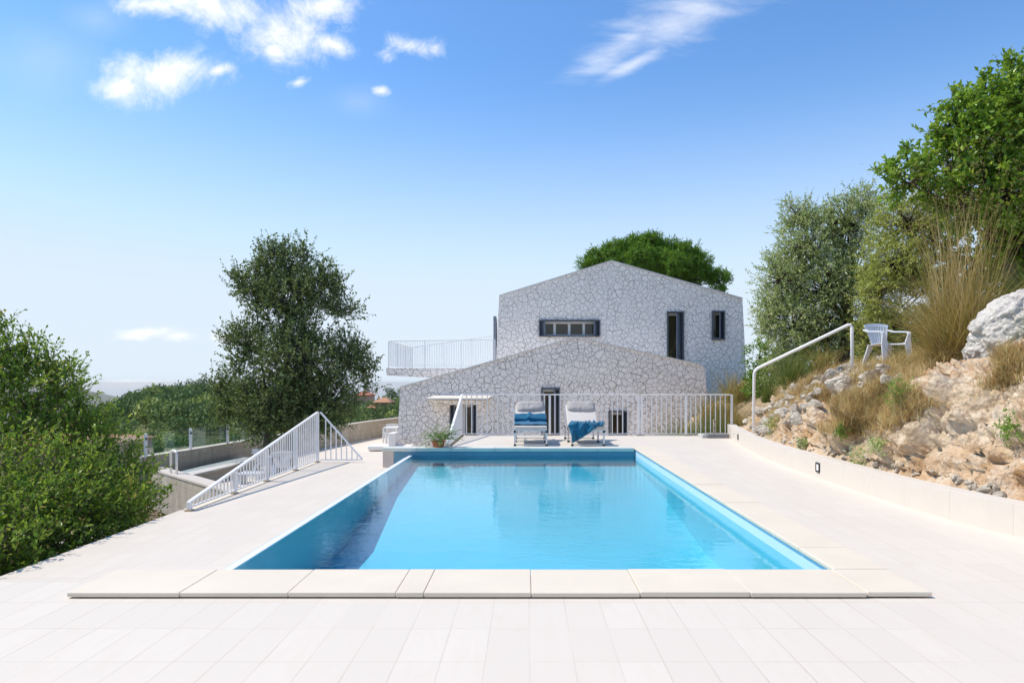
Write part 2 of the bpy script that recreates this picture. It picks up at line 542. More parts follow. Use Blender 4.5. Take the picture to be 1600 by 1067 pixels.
wy = [4.62 + (17.45 - 4.62) * i / 60 for i in range(61)]
deck = MB()
deck.box(-5.2, 4.5, -9, 4.62, -1.0, ZF)
deck.prism([(2.505, 4.62), (wall_x(4.62) + .05, 4.62)] + [(wall_x(y) + .05, y) for y in wy[1:] if y < 14.02] + [(wall_x(14.02) + .05, 14.02), (2.505, 14.02)], -1.0, ZF)
deck.prism([(-1.68, 14.02), (wall_x(14.02) + .05, 14.02)] + [(wall_x(y) + .05, y) for y in wy if y > 14.02] + [(-1.68, 17.45)], -1.0, ZF)
o = deck.build('pool_deck', M['tile']); tag(o, kind='structure')
o = MB().box(-4.63, -2.44, 4.62, 14.72, -1.0, 0).build('lower_deck', M['tile']); tag(o, kind='structure')

pool = empty('swimming_pool', (0, 9, 0), 'rectangular swimming pool with cream stone coping and pale blue lining', 'swimming pool')
b = MB()
b.box(XL - .06, XL, Y0, Y1, -.7, .232)                    # overflow wall, just under its white edge
b.box(XR, 2.5, Y0, 14.02, -.7, .356)
b.box(-2.44, 2.5, 4.622, Y0, -.7, .356)
b.box(-2.665, XR, Y1, 14.018, -.7, .325)
b.build('basin_wall', M['wallliner'], pool)
MB().box(XL - .36, XR - .001, Y1 - .012, Y1 - .0005, -.3, .328).build('wall_shade_panel', M['board'], pool)  # added sheet over the far wall, its dark colour stands for overhang shade
b = MB()
zf = [(Y0, -.40), (8.4, -.38), (10.85, -.12), (Y1, .04)]
for (ya, za), (yb, zb) in zip(zf, zf[1:]):
    b.add([(XL, ya, za), (XR, ya, za), (XR, yb, zb), (XL, yb, zb)], [(0, 1, 2, 3)])
b.build('basin_floor', M['liner'], pool)
MB().box(XL - .065, XL + .004, Y0 + .002, Y1 - .002, .232, .247).build('overflow_edge', M['edge'], pool, bevel=.004)
MB().box(-2.44, XL - .066, 4.63, Y1 - .002, -.6, .205).build('gutter', M['gutter'], pool)
MB().box(-2.89, -2.67, 13.70, 14.016, -.3, .328).build('pillar', plain('travertine', (.58, .50, .44), .7, .12, 4, .2), pool, bevel=.006)
# coping slabs
cx = [-2.86, -2.16, -1.485, -.815, -.64, .028, .705, 1.39, 2.115]
for a, c in zip(cx, cx[1:]):
    MB().box(a + .001, c - .001, 4.245 + random.uniform(-.004, .004), 4.775, ZC - .031, ZC + random.uniform(-.003, .003)).build('coping_slab', M['coping'], pool, bevel=.008, seg=3)
MB().box(2.121, 2.525, 4.25, 4.775, ZC - .031, ZC).build('coping_slab', M['coping'], pool, bevel=.009, seg=2)
ys = [4.781, 5.40, 6.06, 6.77] + [6.77 + .664 * k for k in range(1, 11)]
ys[-1] = 13.655
for a, c in zip(ys, ys[1:]):
    MB().box(2.150, 2.527, a + .002, c - .002, ZC - .034, ZC + random.uniform(-.003, .003)).build('coping_slab', M['coping'], pool, bevel=.010, seg=3)
MB().box(2.153, 2.527, 13.657, 14.016, ZC - .034, ZC).build('coping_slab', M['coping'], pool, bevel=.008)
xs = [-2.90, -2.2, -1.52, -.64, .04, .73, 1.42, 2.15]
for a, c in zip(xs, xs[1:]):
    MB().box(a + .002, c - .002, 13.65, 14.016, ZC - .070, ZC + random.uniform(-.003, .003)).build('cover_slab', M['copingedge'], pool, bevel=.010, seg=3)
wm = MB().add([(XL + .002, Y0 + .001, ZW), (XR - .001, Y0 + .001, ZW), (XR - .001, Y1 - .001, ZW), (XL + .002, Y1 - .001, ZW)], [(0, 1, 2, 3)]).build('pool_water', M['water'])
tag(wm, kind='structure')

# ------------------------------------------------------------------ low curved wall on the right
wl = empty('low_wall', (4.3, 10, ZF), 'long low cream clad wall curving along the right side of the pool deck', 'wall')
TH, ZT = .20, .645
wyy = [-4 + (17.42 + 4) * i / 90 for i in range(91)]
cuts = [0, 14, 22, 30, 33, 36, 39, 42, 45, 48, 51, 54, 57, 60, 63, 66, 69, 72, 75, 78, 81, 84, 87, 90]
for a, c in zip(cuts, cuts[1:]):
    seg = wyy[a:c + 1]
    inner = [(wall_x(y), y) for y in seg]
    inner[0] = (inner[0][0], inner[0][1] + .0006)
    inner[-1] = (inner[-1][0], inner[-1][1] - .0006)
    outer = [(x + TH, y) for x, y in inner]
    m_ = MB().prism(inner + outer[::-1], ZF - .02, ZT)
    link_mesh('wall_panel', m_.mesh('wall_panel', bevel=.0015, seg=1), M['walltile'], wl)


def wall_box(name, Y, z, w, h, d, mat, parent):
    """plate on the inner face of the low wall"""
    x = wall_x(Y)
    ang = math.atan2(wall_x(Y + .2) - wall_x(Y - .2), .4)
    t_ = Vector((math.sin(ang), math.cos(ang), 0)); n_ = Vector((-t_.y, t_.x, 0))
    c_ = Vector((x, Y, z)) + n_ * (d / 2)
    mb = MB().bar(c_ - t_ * w / 2, c_ + t_ * w / 2, d, h)
    return mb.build(name, mat, parent, bevel=.003, seg=1)


for Y, z, s_, lab in ((9.66, .505, .125, 'square wall lamp with black rim, the nearer one in the low cream wall'),
                      (15.1, .505, .11, 'square black rimmed wall lamp near the far end of the low wall')):
    wlmp = empty('wall_lamp', (wall_x(Y), Y, z), lab, 'wall lamp', 'square lamps set in the low wall')
    for k, (dy, dz, w, h) in enumerate(((0, s_ * .46, s_, s_ * .16), (0, -s_ * .46, s_, s_ * .16), (s_ * .42, 0, s_ * .16, s_ * .758), (-s_ * .42, 0, s_ * .16, s_ * .758))):
        wall_box('rim', Y + dy, z + dz, w, h, .018, M['black'], wlmp)
    wall_box('diffuser', Y, z, s_ * .675, s_ * .755, .012, M['white'], wlmp)
sk = empty('wall_socket', (wall_x(15.75), 15.75, .52), 'small white socket plate beside the farther wall lamp', 'socket')
wall_box('plate', 15.75, .52, .08, .10, .012, M['white'], sk)
wall_box('socket_hole', 15.75, .52, .03, .03, .016, M['dark'], sk)

# ------------------------------------------------------------------ railings
def railing_panel(root, a, c, za, zc, base, n, posts, w=.026, top=.055, foot=True, bot=.05):
    """balusters from plan point a to c under a straight top rail whose height runs from za to zc above base"""
    a, c = Vector((*a, base)), Vector((*c, base))
    up = Vector((0, 0, 1))
    MB().bar(a + up * za, c + up * zc, top, .03).build('top_rail', M['whitemetal'], root, bevel=.004, seg=1)
    hb = min(bot, za * .6, zc * .6) if min(za, zc) < .1 else bot
    MB().bar(a + up * bot, c + up * bot, .03, .02).build('bottom_rail', M['whitemetal'], root)
    for t_ in posts:
        p = a.lerp(c, t_)
        h = za + (zc - za) * t_
        if foot:
            MB().box(p.x - .045, p.x + .045, p.y - .045, p.y + .045, base, base + .018).build('post_foot', M['rust'], root)
        MB().bar(p + up * .012, p + up * (h + .004), .055, .055).build('post', M['whitemetal'], root, bevel=.004, seg=1)
    for i in range(1, n):
        t_ = i / n
        if min([abs(t_ - q) for q in posts] or [1]) < .35 / n: continue
        p = a.lerp(c, t_)
        h = za + (zc - za) * t_ - .012
        if h < bot + .02: continue
        MB().tube([p + up * (bot + .008), p + up * h], w / 2, 8, cap=False).build('baluster', M['whitemetal'], root, smooth=True)


r1 = empty('deck_railing', (-4.48, 11.8, 0), 'white triangular railing rising along the left edge of the lower deck', 'railing')
railing_panel(r1, (-4.48, 9.07), (-4.48, 14.63), .12, 1.07, 0, 48, (0, .253, .487, .75, 1))
railing_panel(r1, (-4.42, 14.63), (-3.52, 14.63), 1.07, .06, 0, 8, (), foot=False)

r2 = empty('deck_railing', (1.7, 17.32, ZF), 'long white balustrade across the far end of the raised pool deck', 'railing')
railing_panel(r2, (-1.66, 17.32), (2.83, 17.32), 1.04, 1.04, ZF, 34, (0, .5, 1))
railing_panel(r2, (2.92, 17.32), (5.16, 17.32), 1.04, 1.04, ZF, 18, (0, .5))
MB().bar((5.2, 17.32, .63), (5.2, 17.32, ZF + 1.04), .05).build('post', M['whitemetal'], r2, bevel=.004, seg=1)
railing_panel(r2, (-1.64, 14.12), (-1.64, 17.26), .10, 1.04, ZF, 26, (0, .5))
MB().box(-1.685, -1.60, 14.05, 17.30, ZF + .002, ZF + .03).build('foot_strip', M['rust'], r2)

# handrail up the rocky bank
hr = empty('handrail', (4.7, 14.2, .6), 'white tubular handrail climbing the rocky bank', 'handrail')
A, B_, C_, D_ = P(1177, 690, 14.2), P(1178.5, 578, 14.2), P(1331, 505, 13.4), P(1332, 600, 13.4)
def rounded(pts, r=.07):
    out = [Vector(pts[0])]
    for p, q, s_ in zip(pts, pts[1:], pts[2:]):
        p, q, s_ = Vector(p), Vector(q), Vector(s_)
        u, v = (p - q).normalized() * r, (s_ - q).normalized() * r
        out += [q + u, q + (u + v) * .33, q + v]
    return out + [Vector(pts[-1])]
MB().tube(rounded([A, B_, C_, D_]), .031, 12).build('rail_tube', M['whitemetal'], hr, smooth=True)

# ------------------------------------------------------------------ lower patio, walls and planter on the left
PZ = -.80
pat = MB().prism([(-7.9, 17.2), (-4.64, 14.73), (-1.69, 14.03), (-1.69, 17.46), (6.5, 17.46), (7.5, 30), (7.5, 44), (-5.4, 44), (-6.0, 36.5), (-6.6, 33.7), (-7.1, 31), (-7.6, 28.4), (-8.1, 24)], PZ - .3, PZ)
o = pat.build('patio', M['patio']); tag(o, kind='structure')
soil = MB().prism([(-8.6, 12.8), (-4.64, 10.0), (-4.64, 14.72), (-7.9, 17.19), (-8.1, 23.9), (-8.7, 19.6), (-9.0, 16.5)], PZ - .3, PZ + .004)
o = soil.build('planter_soil', M['soil']); tag(o, kind='structure')
o = MB().prism([(-9.5, 8.5), (-5.21, 7.0), (-5.21, 4.7), (-4.64, 4.7), (-4.64, 9.99), (-8.59, 12.79), (-9.5, 13.3)], PZ - .5, PZ - .05).build('garden_path', M['path']); tag(o, kind='structure')

cw = empty('concrete_wall', (-8.3, 22, PZ), 'long weathered concrete wall curving round the lower patio behind the dark tree', 'wall')
wp = [(-8.95, 16.1), (-8.72, 17.6), (-8.5, 19.6), (-8.2, 22.5), (-7.9, 25.5), (-7.45, 28.4), (-6.95, 31.2), (-6.35, 33.7), (-5.6, 37)]
def strip(pts, w):
    """plan outline of a wall of width w behind (left of) the line pts"""
    out = []
    for i, p in enumerate(pts):
        a, c = Vector(pts[max(i - 1, 0)]), Vector(pts[min(i + 1, len(pts) - 1)])
        d = (c - a).normalized()
        out.append((p[0] - d.y * w, p[1] + d.x * w))
    return list(pts) + out[::-1]
MB().prism(strip(wp, .28), PZ - 2.5, -.045).build('wall_body', M['concrete'], cw, bevel=.012, seg=2)
cap = MB().prism(strip(wp, .30), -.045, -.03).build('wall_cap', plain('worn_cap', (.56, .51, .44), .9, .2, 4, .4), cw)
wend = MB().prism([(-8.95, 16.09), (-9.25, 16.02), (-10.2, 15.0), (-9.95, 14.85)], PZ - 1.5, -.05).build('wall_end', M['concrete'], cw, bevel=.01)

# glass balustrade on that wall
gb = empty('glass_balustrade', (-8.9, 18, -.03), 'clear glass balustrade with white posts standing on the concrete wall', 'balustrade')
gp = [P(231.6, 712, 15.95), P(301.5, 701.5, 17.75), P(359, 693, 19.4), P(425, 683, 21.6)]
gpx = [(p[0] - .06, p[1], -.035) for p in gp]
for p in gpx:
    MB().box(p[0] - .03, p[0] + .03, p[1] - .03, p[1] + .03, p[2], p[2] + .55).build('post', M['whitemetal'], gb, bevel=.004, seg=1)
    MB().box(p[0] + .01, p[0] + .05, p[1] - .045, p[1] - .031, p[2] + .40, p[2] + .46).build('clamp', M['frame'], gb)
for p, q in zip(gpx, gpx[1:]):
    p, q = Vector(p), Vector(q)
    d = (q - p).normalized()
    MB().bar(p + d * .06 + Vector((0, 0, .29)), q - d * .06 + Vector((0, 0, .29)), .012, .50).build('glass_panel', M['glass'], gb)
MB().bar(Vector(gpx[0]) + Vector((-.9, -.9, .27)), Vector(gpx[0]) + Vector((-.05, -.05, .27)), .012, .46).build('glass_panel', M['glass'], gb)

bn = empty('concrete_bench', (-8.0, 18.3, PZ), 'long low concrete bench against the inner side of the curved wall', 'bench')
MB().prism([(-8.45, 16.3), (-7.9, 16.15), (-7.75, 17.8), (-7.72, 19.75), (-8.35, 19.8), (-8.42, 18)], PZ, -.50).build('bench_body', M['concrete'], bn, bevel=.012)
MB().prism([(-8.47, 16.27), (-7.87, 16.12), (-7.72, 17.8), (-7.69, 19.78), (-8.36, 19.83), (-8.43, 18)], -.499, -.46).build('bench_top', plain('bench_top', (.58, .56, .53), .85, .12, 3, .3), bn, bevel=.008)

dw = empty('retaining_wall', (-6.2, 12.2, PZ), 'diagonal grey concrete retaining wall running in under the white railing', 'wall')
da, dc = Vector((-7.6, 13.75)), Vector((-4.66, 10.75))
dn = Vector((-(dc - da).y, (dc - da).x)).normalized() * .26
MB().prism([tuple(da), tuple(dc), tuple(dc + dn), tuple(da + dn)], -1.6, -.05).build('wall_body', M['concrete'], dw, bevel=.01)
dm = (da + dc) / 2
MB().prism([tuple(da - dn * .06), tuple(dc - dn * .06), tuple(dc + dn * 1.06), tuple(da + dn * 1.06)], -.049, -.015).build('wall_cap', plain('pale_cap', (.58, .52, .45), .85, .12, 5, .3), dw)
gr = empty('grab_rail', (-6.6, 12.9, -.015), 'small white looped grab rail on top of the diagonal wall', 'grab rail')
q0 = Vector(P(267, 741, 13.0)); q0.z = -.02
q1 = Vector(P(276, 745, 12.85)); q1.z = -.02
arc = [q0] + [q0.lerp(q1, .5 - .5 * math.cos(a)) + Vector((0, 0, .38 + .06 * math.sin(a))) for a in [math.pi * k / 8 for k in range(9)]] + [q1]
MB().tube(arc, .022, 10).build('rail_loop', M['whitemetal'], gr, smooth=True)

# ------------------------------------------------------------------ the stone house
LY, UY = 26.0, 30.0
house = empty('stone_house', (0, LY, PZ), 'two gabled house clad in white crazy paving stone beyond the pool', 'house')


def xz(x, y, Y):
    p = P(x, y, Y)
    return (p[0], p[2])


def cut(o, boxes):
    """recess the openings into the wall"""
    w = worldloc(o)
    c_ = MB()
    for bx in boxes: c_.box(*bx)
    cm = c_.mesh('cut')
    cm.transform(Matrix.Translation(-w))
    co = bpy.data.objects.new('cut', cm)
    COL.objects.link(co)
    co.location = w
    md = o.modifiers.new('b', 'BOOLEAN'); md.operation = 'DIFFERENCE'; md.object = co; md.solver = 'EXACT'
    bpy.context.view_layer.update()
    dg = bpy.context.evaluated_depsgraph_get()
    me = bpy.data.meshes.new_from_object(o.evaluated_get(dg))
    o.modifiers.clear()
    o.data = me
    bpy.data.objects.remove(co)


def opening(x0, y0, x1, y1, Y, d=.34):
    a, c = P(x0, y1, Y), P(x1, y0, Y)
    return (a[0], c[0], Y - .5, Y + d, a[2], c[2])


lowp = [(xz(619, 702, LY)[0], PZ - .4), xz(625.5, 605.5, LY), xz(901, 527, LY), xz(1097, 571, LY), xz(1102, 581, LY), (xz(1112, 702, LY)[0], PZ - .4)]
upp = [(xz(768, 640, UY)[0], PZ - .4), xz(780, 462.5, UY), xz(955.5, 408, UY), xz(1160, 466.5, UY), (xz(1172, 680, UY)[0], PZ - .4)]
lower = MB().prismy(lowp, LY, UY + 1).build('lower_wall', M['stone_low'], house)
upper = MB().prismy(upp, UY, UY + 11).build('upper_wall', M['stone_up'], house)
opsL = {'door': opening(704, 631, 744, 704, LY), 'door2': opening(847, 607, 873.5, 704, LY), 'win': opening(952, 643, 979, 682, LY)}
opsU = {'long': opening(843, 501, 936.5, 525, UY), 'tall': opening(1043, 488, 1067, 566, UY), 'small': opening(1113, 487, 1131, 530, UY)}
cut(lower, opsL.values())
cut(upper, opsU.values())
# thin pale trim along the roof edges, just proud of the gable
for poly, Y in ((lowp, LY), (upp, UY)):
    n = 3 if Y == UY else 4
    for (a, c) in zip(poly[1:n], poly[2:n + 1]):
        MB().bar((a[0], Y - .012, a[1] + .012), (c[0], Y - .012, c[1] + .012), .06, .05).build('roof_trim', M['trim'], house)


def part_box(name, mat, parent, *b6, bevel=0):
    return MB().box(*b6).build(name, mat, parent, bevel=bevel, seg=1)


def window(op, n_panes, kind, Y, shut=(0, 0), proud=.10):
    """metal lined opening with a window set back in it"""
    x0, x1, _, yb, z0, z1 = op
    T = .055
    fr = MB()
    fr.box(x0 - .03, x1 + .03, Y - proud, yb - .004, z1 - T + .03, z1 + .03)
    if kind == 'window': fr.box(x0 - .03, x1 + .03, Y - proud, yb - .004, z0 - .03, z0 + T - .03)
    zb = z0 + T - .029 if kind == 'window' else z0
    fr.box(x0 - .03, x0 + T - .03, Y - proud + .002, yb - .004, zb, z1 - T + .029)
    fr.box(x1 - T + .03, x1 + .03, Y - proud + .002, yb - .004, zb, z1 - T + .029)
    root = fr.build('window' if kind == 'window' else 'door', M['frame'], house)
    a, c = x0 + T - .03, x1 - T + .03
    zt = z1 - T + .03
    yw = yb - .14
    W = .055
    wf = MB()
    wf.box(a, c, yw, yw + .06, zt - .10, zt - .002)
    wf.box(a, c, yw, yw + .06, zb + .002, zb + .05)
    for i in range(n_panes + 1):
        xm = a + (c - a) * i / n_panes
        xa, xc = max(a, xm - W), min(c, xm + W)
        wf.box(xa, xc, yw + .002, yw + .058, zb + .05, zt - .10)
    wf.build('sash_frame', M['winframe'], root)
    for i in range(n_panes):
        xa = a + (c - a) * i / n_panes + W; xc = a + (c - a) * (i + 1) / n_panes - W
        MB().add([(xa, yw + .03, zb + .05), (xc, yw + .03, zb + .05), (xc, yw + .03, zt - .10), (xa, yw + .03, zt - .10)], [(0, 1, 2, 3)]).build('pane', M['pane'], root)
    for sgn, on in zip((-1, 1), shut):
        if not on: continue
        xs_ = a + .012 if sgn < 0 else c - .012
        sh = MB().bar((xs_, yw - .01, (zb + zt) / 2), (xs_ - sgn * on * .75, Y - proud * .9, (zb + zt) / 2), .03, (zt - zb) * .985).build('shutter', M['shutter'], root)
    return root


w_long = window(opsU['long'], 4, 'window', UY, (.28, .28))
w_tall = window(opsU['tall'], 1, 'door', UY, (0, .34))
w_small = window(opsU['small'], 1, 'window', UY, (0, .22))
tag(w_long, 'long four pane window'); tag(w_small, 'small narrow upper window')
tag(w_tall, 'tall narrow upper door with metal shutter')
for sx, h in ((852, .1),):
    pass
# small things on the sill of the long window show through it: a lamp-like light reflection is left out
d1 = window(opsL['door'], 2, 'door', LY, (.16, .12), .04)
d2 = window(opsL['door2'], 1, 'door', LY, (0, .20), .06)
w3 = window(opsL['win'], 1, 'window', LY, (0, .18), .06)
tag(d1, 'wide glazed door under the canopy'); tag(d2, 'narrow glazed door'); tag(w3, 'small window behind the balustrade')
# lower transom and handle of the glazed doors
for op, root in ((opsL['door'], d1), (opsL['door2'], d2)):
    MB().bar((op[1] - .16, LY + .17, op[4] + .95), (op[1] - .16, LY + .17, op[4] + 1.1), .02).build('handle', M['alu'], root)
# canopy over the door: thin sloping slab on a stone lintel
ca, cb = xz(665, 622, 25.25), xz(763, 622, 25.25)
cn = MB()
cn.add([(ca[0], 25.25, ca[1]), (cb[0], 25.25, cb[1]), (cb[0] + .12, LY - .002, ca[1] + .10), (ca[0] + .28, LY - .002, ca[1] + .10),
        (ca[0], 25.25, ca[1] - .06), (cb[0], 25.25, cb[1] - .06), (cb[0] + .12, LY - .002, ca[1] + .02), (ca[0] + .28, LY - .002, ca[1] + .02)],
       [(0, 1, 2, 3), (7, 6, 5, 4), (0, 4, 5, 1), (1, 5, 6, 2), (2, 6, 7, 3), (3, 7, 4, 0)])
cano = cn.build('canopy', plain('canopy_slab', (.74, .69, .60), .7, .1, 4, .2), house)
lt = MB()
la, lb = xz(668, 625.3, 25.45), xz(757, 631.5, 25.45)
lt.add([(la[0], 25.45, la[1]), (lb[0], 25.45, la[1]), (lb[0] + .05, LY - .003, la[1]), (la[0] + .12, LY - .003, la[1]),
        (la[0] + .06, 25.47, lb[1]), (lb[0], 25.47, lb[1]), (lb[0] + .05, LY - .003, lb[1] - .05), (la[0] + .14, LY - .003, lb[1] - .05)],
       [(0, 1, 2, 3), (7, 6, 5, 4), (0, 4, 5, 1), (1, 5, 6, 2), (2, 6, 7, 3), (3, 7, 4, 0)])
lt.build('canopy_lintel', M['stone_low'], cano)

# balcony left of the upper storey
BY = 28.0
bz = xz(603, 575, BY)[1]
bx0 = P(603, 575, BY)[0]
bal = MB()
bxe = upp[1][0] - .05
pl = [(bx0, BY), (bxe, BY), (bxe, 34.4), (bx0, 34.4)]
zlow = xz(603, 586.5, BY)[1]
bal.add([(bx0, BY, bz), (bxe, BY, bz), (bxe, 34.4, bz), (bx0, 34.4, bz), (bx0 + .03, BY + .02, zlow), (bxe, BY + .02, zlow - .22), (bxe, 34.4, zlow - .22), (bx0 + .03, 34.4, zlow)],
        [(0, 1, 2, 3), (7, 6, 5, 4), (0, 4, 5, 1), (1, 5, 6, 2), (2, 6, 7, 3), (3, 7, 4, 0)])
balc = bal.build('balcony', M['stone_up'], house)


def thin_rail(pa, pb, ha, hb, n, posts):
    pa, pb = Vector(pa), Vector(pb)
    mb = MB()
    up = Vector((0, 0, 1))
    mb.bar(pa + up * ha, pb + up * hb, .03, .025)
    mb.bar(pa + up * .1, pb + up * .1, .018, .018)
    for i in range(n + 1):
        t_ = i / n
        p = pa.lerp(pb, t_)
        w = .034 if i in posts else .013
        mb.bar(p + up * (.0 if i in posts else .108), p + up * (ha + (hb - ha) * t_ - .014), w, w)
    return mb.build('balcony_railing', M['whitemetal'], balc)


thin_rail((bx0 + .1, BY + .06, bz), (bxe - .05, BY + .06, bz), 1.10, 1.16, 44, (0, 15, 30, 44))
thin_rail((bx0 + .1, 33.9, bz), (bxe - .05, 33.9, bz), xz(643, 543, 33.9)[1] - bz, xz(775, 523, 33.9)[1] - bz, 40, (0, 14, 27, 40))
thin_rail((bx0 + .1, BY + .12, bz), (bx0 + .1, 33.85, bz), 1.10, xz(643, 543, 33.9)[1] - bz, 36, (12, 24))
# open metal shutter on the left wall of the upper storey
sx0 = P(773, 494, UY + .4)
MB().box(sx0[0] - .06, sx0[0] + .06, UY + .4, UY + 1.5, 1.9, sx0[2]).build('side_shutter', M['shutter'], house)
# ------------------------------------------------------------------ rocky bank on the right
NEAR = [(0, 0), (.20, .05), (.30, .26), (.44, .74), (.72, 1.08), (1.15, 1.28), (2.2, 1.46), (4, 1.85), (10, 2.7)]
MID = [(0, 0), (.25, .12), (.6, .42), (1.1, .86), (1.8, 1.27), (2.7, 1.42), (4, 1.62), (10, 2.5)]
FARP = [(0, 0), (.25, .05), (.6, .18), (1.5, .55), (3, 1.0), (5, 1.4), (10, 2.2)]


def bank_profile(s, Y):
    n = np.interp(s, *zip(*NEAR)); m = np.interp(s, *zip(*MID)); f = np.interp(s, *zip(*FARP))
    a = np.clip((Y - 9.2) / 3.2, 0, 1); a = a * a * (3 - 2 * a)
    b = np.clip((Y - 15.2) / 3.5, 0, 1); b = b * b * (3 - 2 * b)
    return (n * (1 - a) + m * a) * (1 - b) + f * b


nu, nv = 470, 270
Yg = 4.0 * (27.0 / 4.0) ** (np.arange(nu) / (nu - 1))
vv = np.arange(nv) / (nv - 1)
sg = np.where(vv < .62, vv / .62 * 2.2, 2.2 + ((vv - .62) / .38) ** 2 * 12)
YY, SS = np.meshgrid(Yg, sg, indexing='ij')
BPTS = [p_ for p_ in WPTS if p_[0] < 17.4] + [(17.50, 5.15), (18.1, 4.35), (19.2, 3.9), (22, 4.2), (27, 5.2)]
WX = np.interp(YY, [a for a, b in BPTS], [b for a, b in BPTS]) + TH - .03
ZZ = ZT - .055 + bank_profile(SS, YY)
ZZ -= np.clip((YY - 17.45) / .5, 0, 1) * 1.6 * np.clip(1 - SS / 3.2, 0, 1) ** 1.3
base = np.stack([WX + SS, YY, ZZ], 2)
du = np.gradient(base, axis=0); dv = np.gradient(base, axis=1)
nrm = unit(np.cross(dv, du)); nrm *= np.sign(nrm[..., 2:3])
pf = base.reshape(-1, 3)
warp = pf + np.stack([fbm(pf * 1.3, 3, s=90 + k) for k in range(3)], 1) * .35
f1, f2, cid = worley(warp * np.array([1.15, 1.15, .95]), 5)
g1, g2, gid = worley(warp * 4.2, 9)
disp = (cid - .5) * .42 + (gid - .5) * .11 - .10 * np.exp(-((f2 - f1) / .07) ** 2) - .035 * np.exp(-((g2 - g1) / .09) ** 2)
disp += .16 * fbm(pf * 1.7, 5, s=40, ridged=True) + .085 * fbm(warp * 6, 4, s=50, gain=.6, ridged=True) + .045 * fbm(pf * 15, 3, s=55, ridged=True) - .05 * np.exp(-(g1 / .22) ** 2)
S1 = SS.ravel(); Y1_ = YY.ravel()
fade = np.clip(S1 / .35, 0, 1)
calm = np.where(Y1_ > 10, np.clip(1.1 - (S1 - .3) / 3.0, .5, .95), np.clip(1.15 - (S1 - 1.2) / 2.5, .35, 1))
disp = disp * fade * calm
grv = fbm(warp * np.array([2.4, 2.4, .9]) + 4, 4, s=80, ridged=True)
disp += .17 * grv * np.clip((11.5 - Y1_) / 2.5, 0, 1) * fade * np.clip(1.4 - S1, 0, 1)
pts = pf + nrm.reshape(-1, 3) * disp[:, None]
lim = np.interp(pts[:, 1], [a for a, b in BPTS], [b for a, b in BPTS]) + TH - .03
pts[:, 0] = np.maximum(pts[:, 0], lim)
pts[:, 2] = np.where((S1 < .03) & (Y1_ < 17.45), ZT - .06, pts[:, 2])
idx = np.arange(nu * nv).reshape(nu, nv)
quads = np.stack([idx[:-1, :-1], idx[:-1, 1:], idx[1:, 1:], idx[1:, :-1]], 2).reshape(-1, 4)
soilv = np.clip((S1 - 1.15) / .5, 0, 1) * .8 + np.clip((Y1_ - 10) / 3, 0, 1) * .45
soilv += .75 * np.exp(-((Y1_ - 9.1 - .5 * S1) / .75) ** 2) * np.clip(1.2 - S1, 0, 1)
soilv = np.clip(soilv + fbm(pf * 2.2, 4, s=60) * .9 - .12, 0, 1)
bank_me = np_mesh('rocky_bank', pts, quads, {'soil': soilv}, smooth=True)
bank = link_mesh('rocky_bank', bank_me, M['bank']); tag(bank, kind='structure')
bvh = BVHTree.FromPolygons([tuple(p) for p in pts], [tuple(q) for q in quads])
EYE = Vector((0, 0, HC))


def hit(px, py):
    """point of the bank seen at photo pixel px, py"""
    d = Vector(((px - VX) / F, 1, -(py - VY) / F)).normalized()
    r = bvh.ray_cast(EYE, d)
    return r[0], r[1]


def drop(x, y):
    r = bvh.ray_cast(Vector((x, y, 20)), Vector((0, 0, -1)))
    return r[0] or Vector((x, y, PZ))


# ------------------------------------------------------------------ loose rocks
def rock_mesh(name, seed, sub=3, rough=.32, flat=.7, pebble=False):
    bm = bmesh.new()
    bmesh.ops.create_icosphere(bm, subdivisions=sub, radius=1)
    p = np.array([v.co[:] for v in bm.verts])
    p2 = p + seed * 3.7
    f1, f2, c_ = worley(p2 * 1.1, seed)
    d = 1 + (c_ - .5) * rough * 1.6 + fbm(p2 * 1.3, 4, seed) * rough + .08 * fbm(p2 * 5, 3, seed + 5)
    q = p * d[:, None]
    gg = np.random.default_rng(seed + 60)
    for kk in range(11):                                      # broken flat faces
        n_ = unit(gg.normal(size=3)[None])[0]
        dd = q @ n_
        q = q - np.maximum(0, dd - gg.uniform(.48, .85))[:, None] * n_ * .93
    q = q * np.array([1.1, .9, flat * 1.15]) + fbm(p2 * 4, 3, seed + 9, ridged=True)[:, None] * p * .05
    for v, c_ in zip(bm.verts, q): v.co = c_
    me = bpy.data.meshes.new(name)
    bm.to_mesh(me); bm.free()
    me.materials.append(M['rock'])
    return me


rocks = [rock_mesh('limestone_rock', k, 4 if k < 7 else 3) for k in range(10)]


def place_rock(px, py, size, lab, group, k=None, sink=.35):
    p, n = hit(px, py)
    if p is None: return
    o = bpy.data.objects.new('limestone_rock', rocks[random.randrange(10) if k is None else k])
    COL.objects.link(o)
    o.location = p + n * size * (1 - sink) * .4
    o.rotation_euler = (random.uniform(-.5, .5), random.uniform(-.5, .5), random.uniform(0, 6.28))
    o.scale = (size * random.uniform(.8, 1.25), size * random.uniform(.8, 1.2), size * random.uniform(.6, 1.0))
    tag(o, lab, 'rock', group)


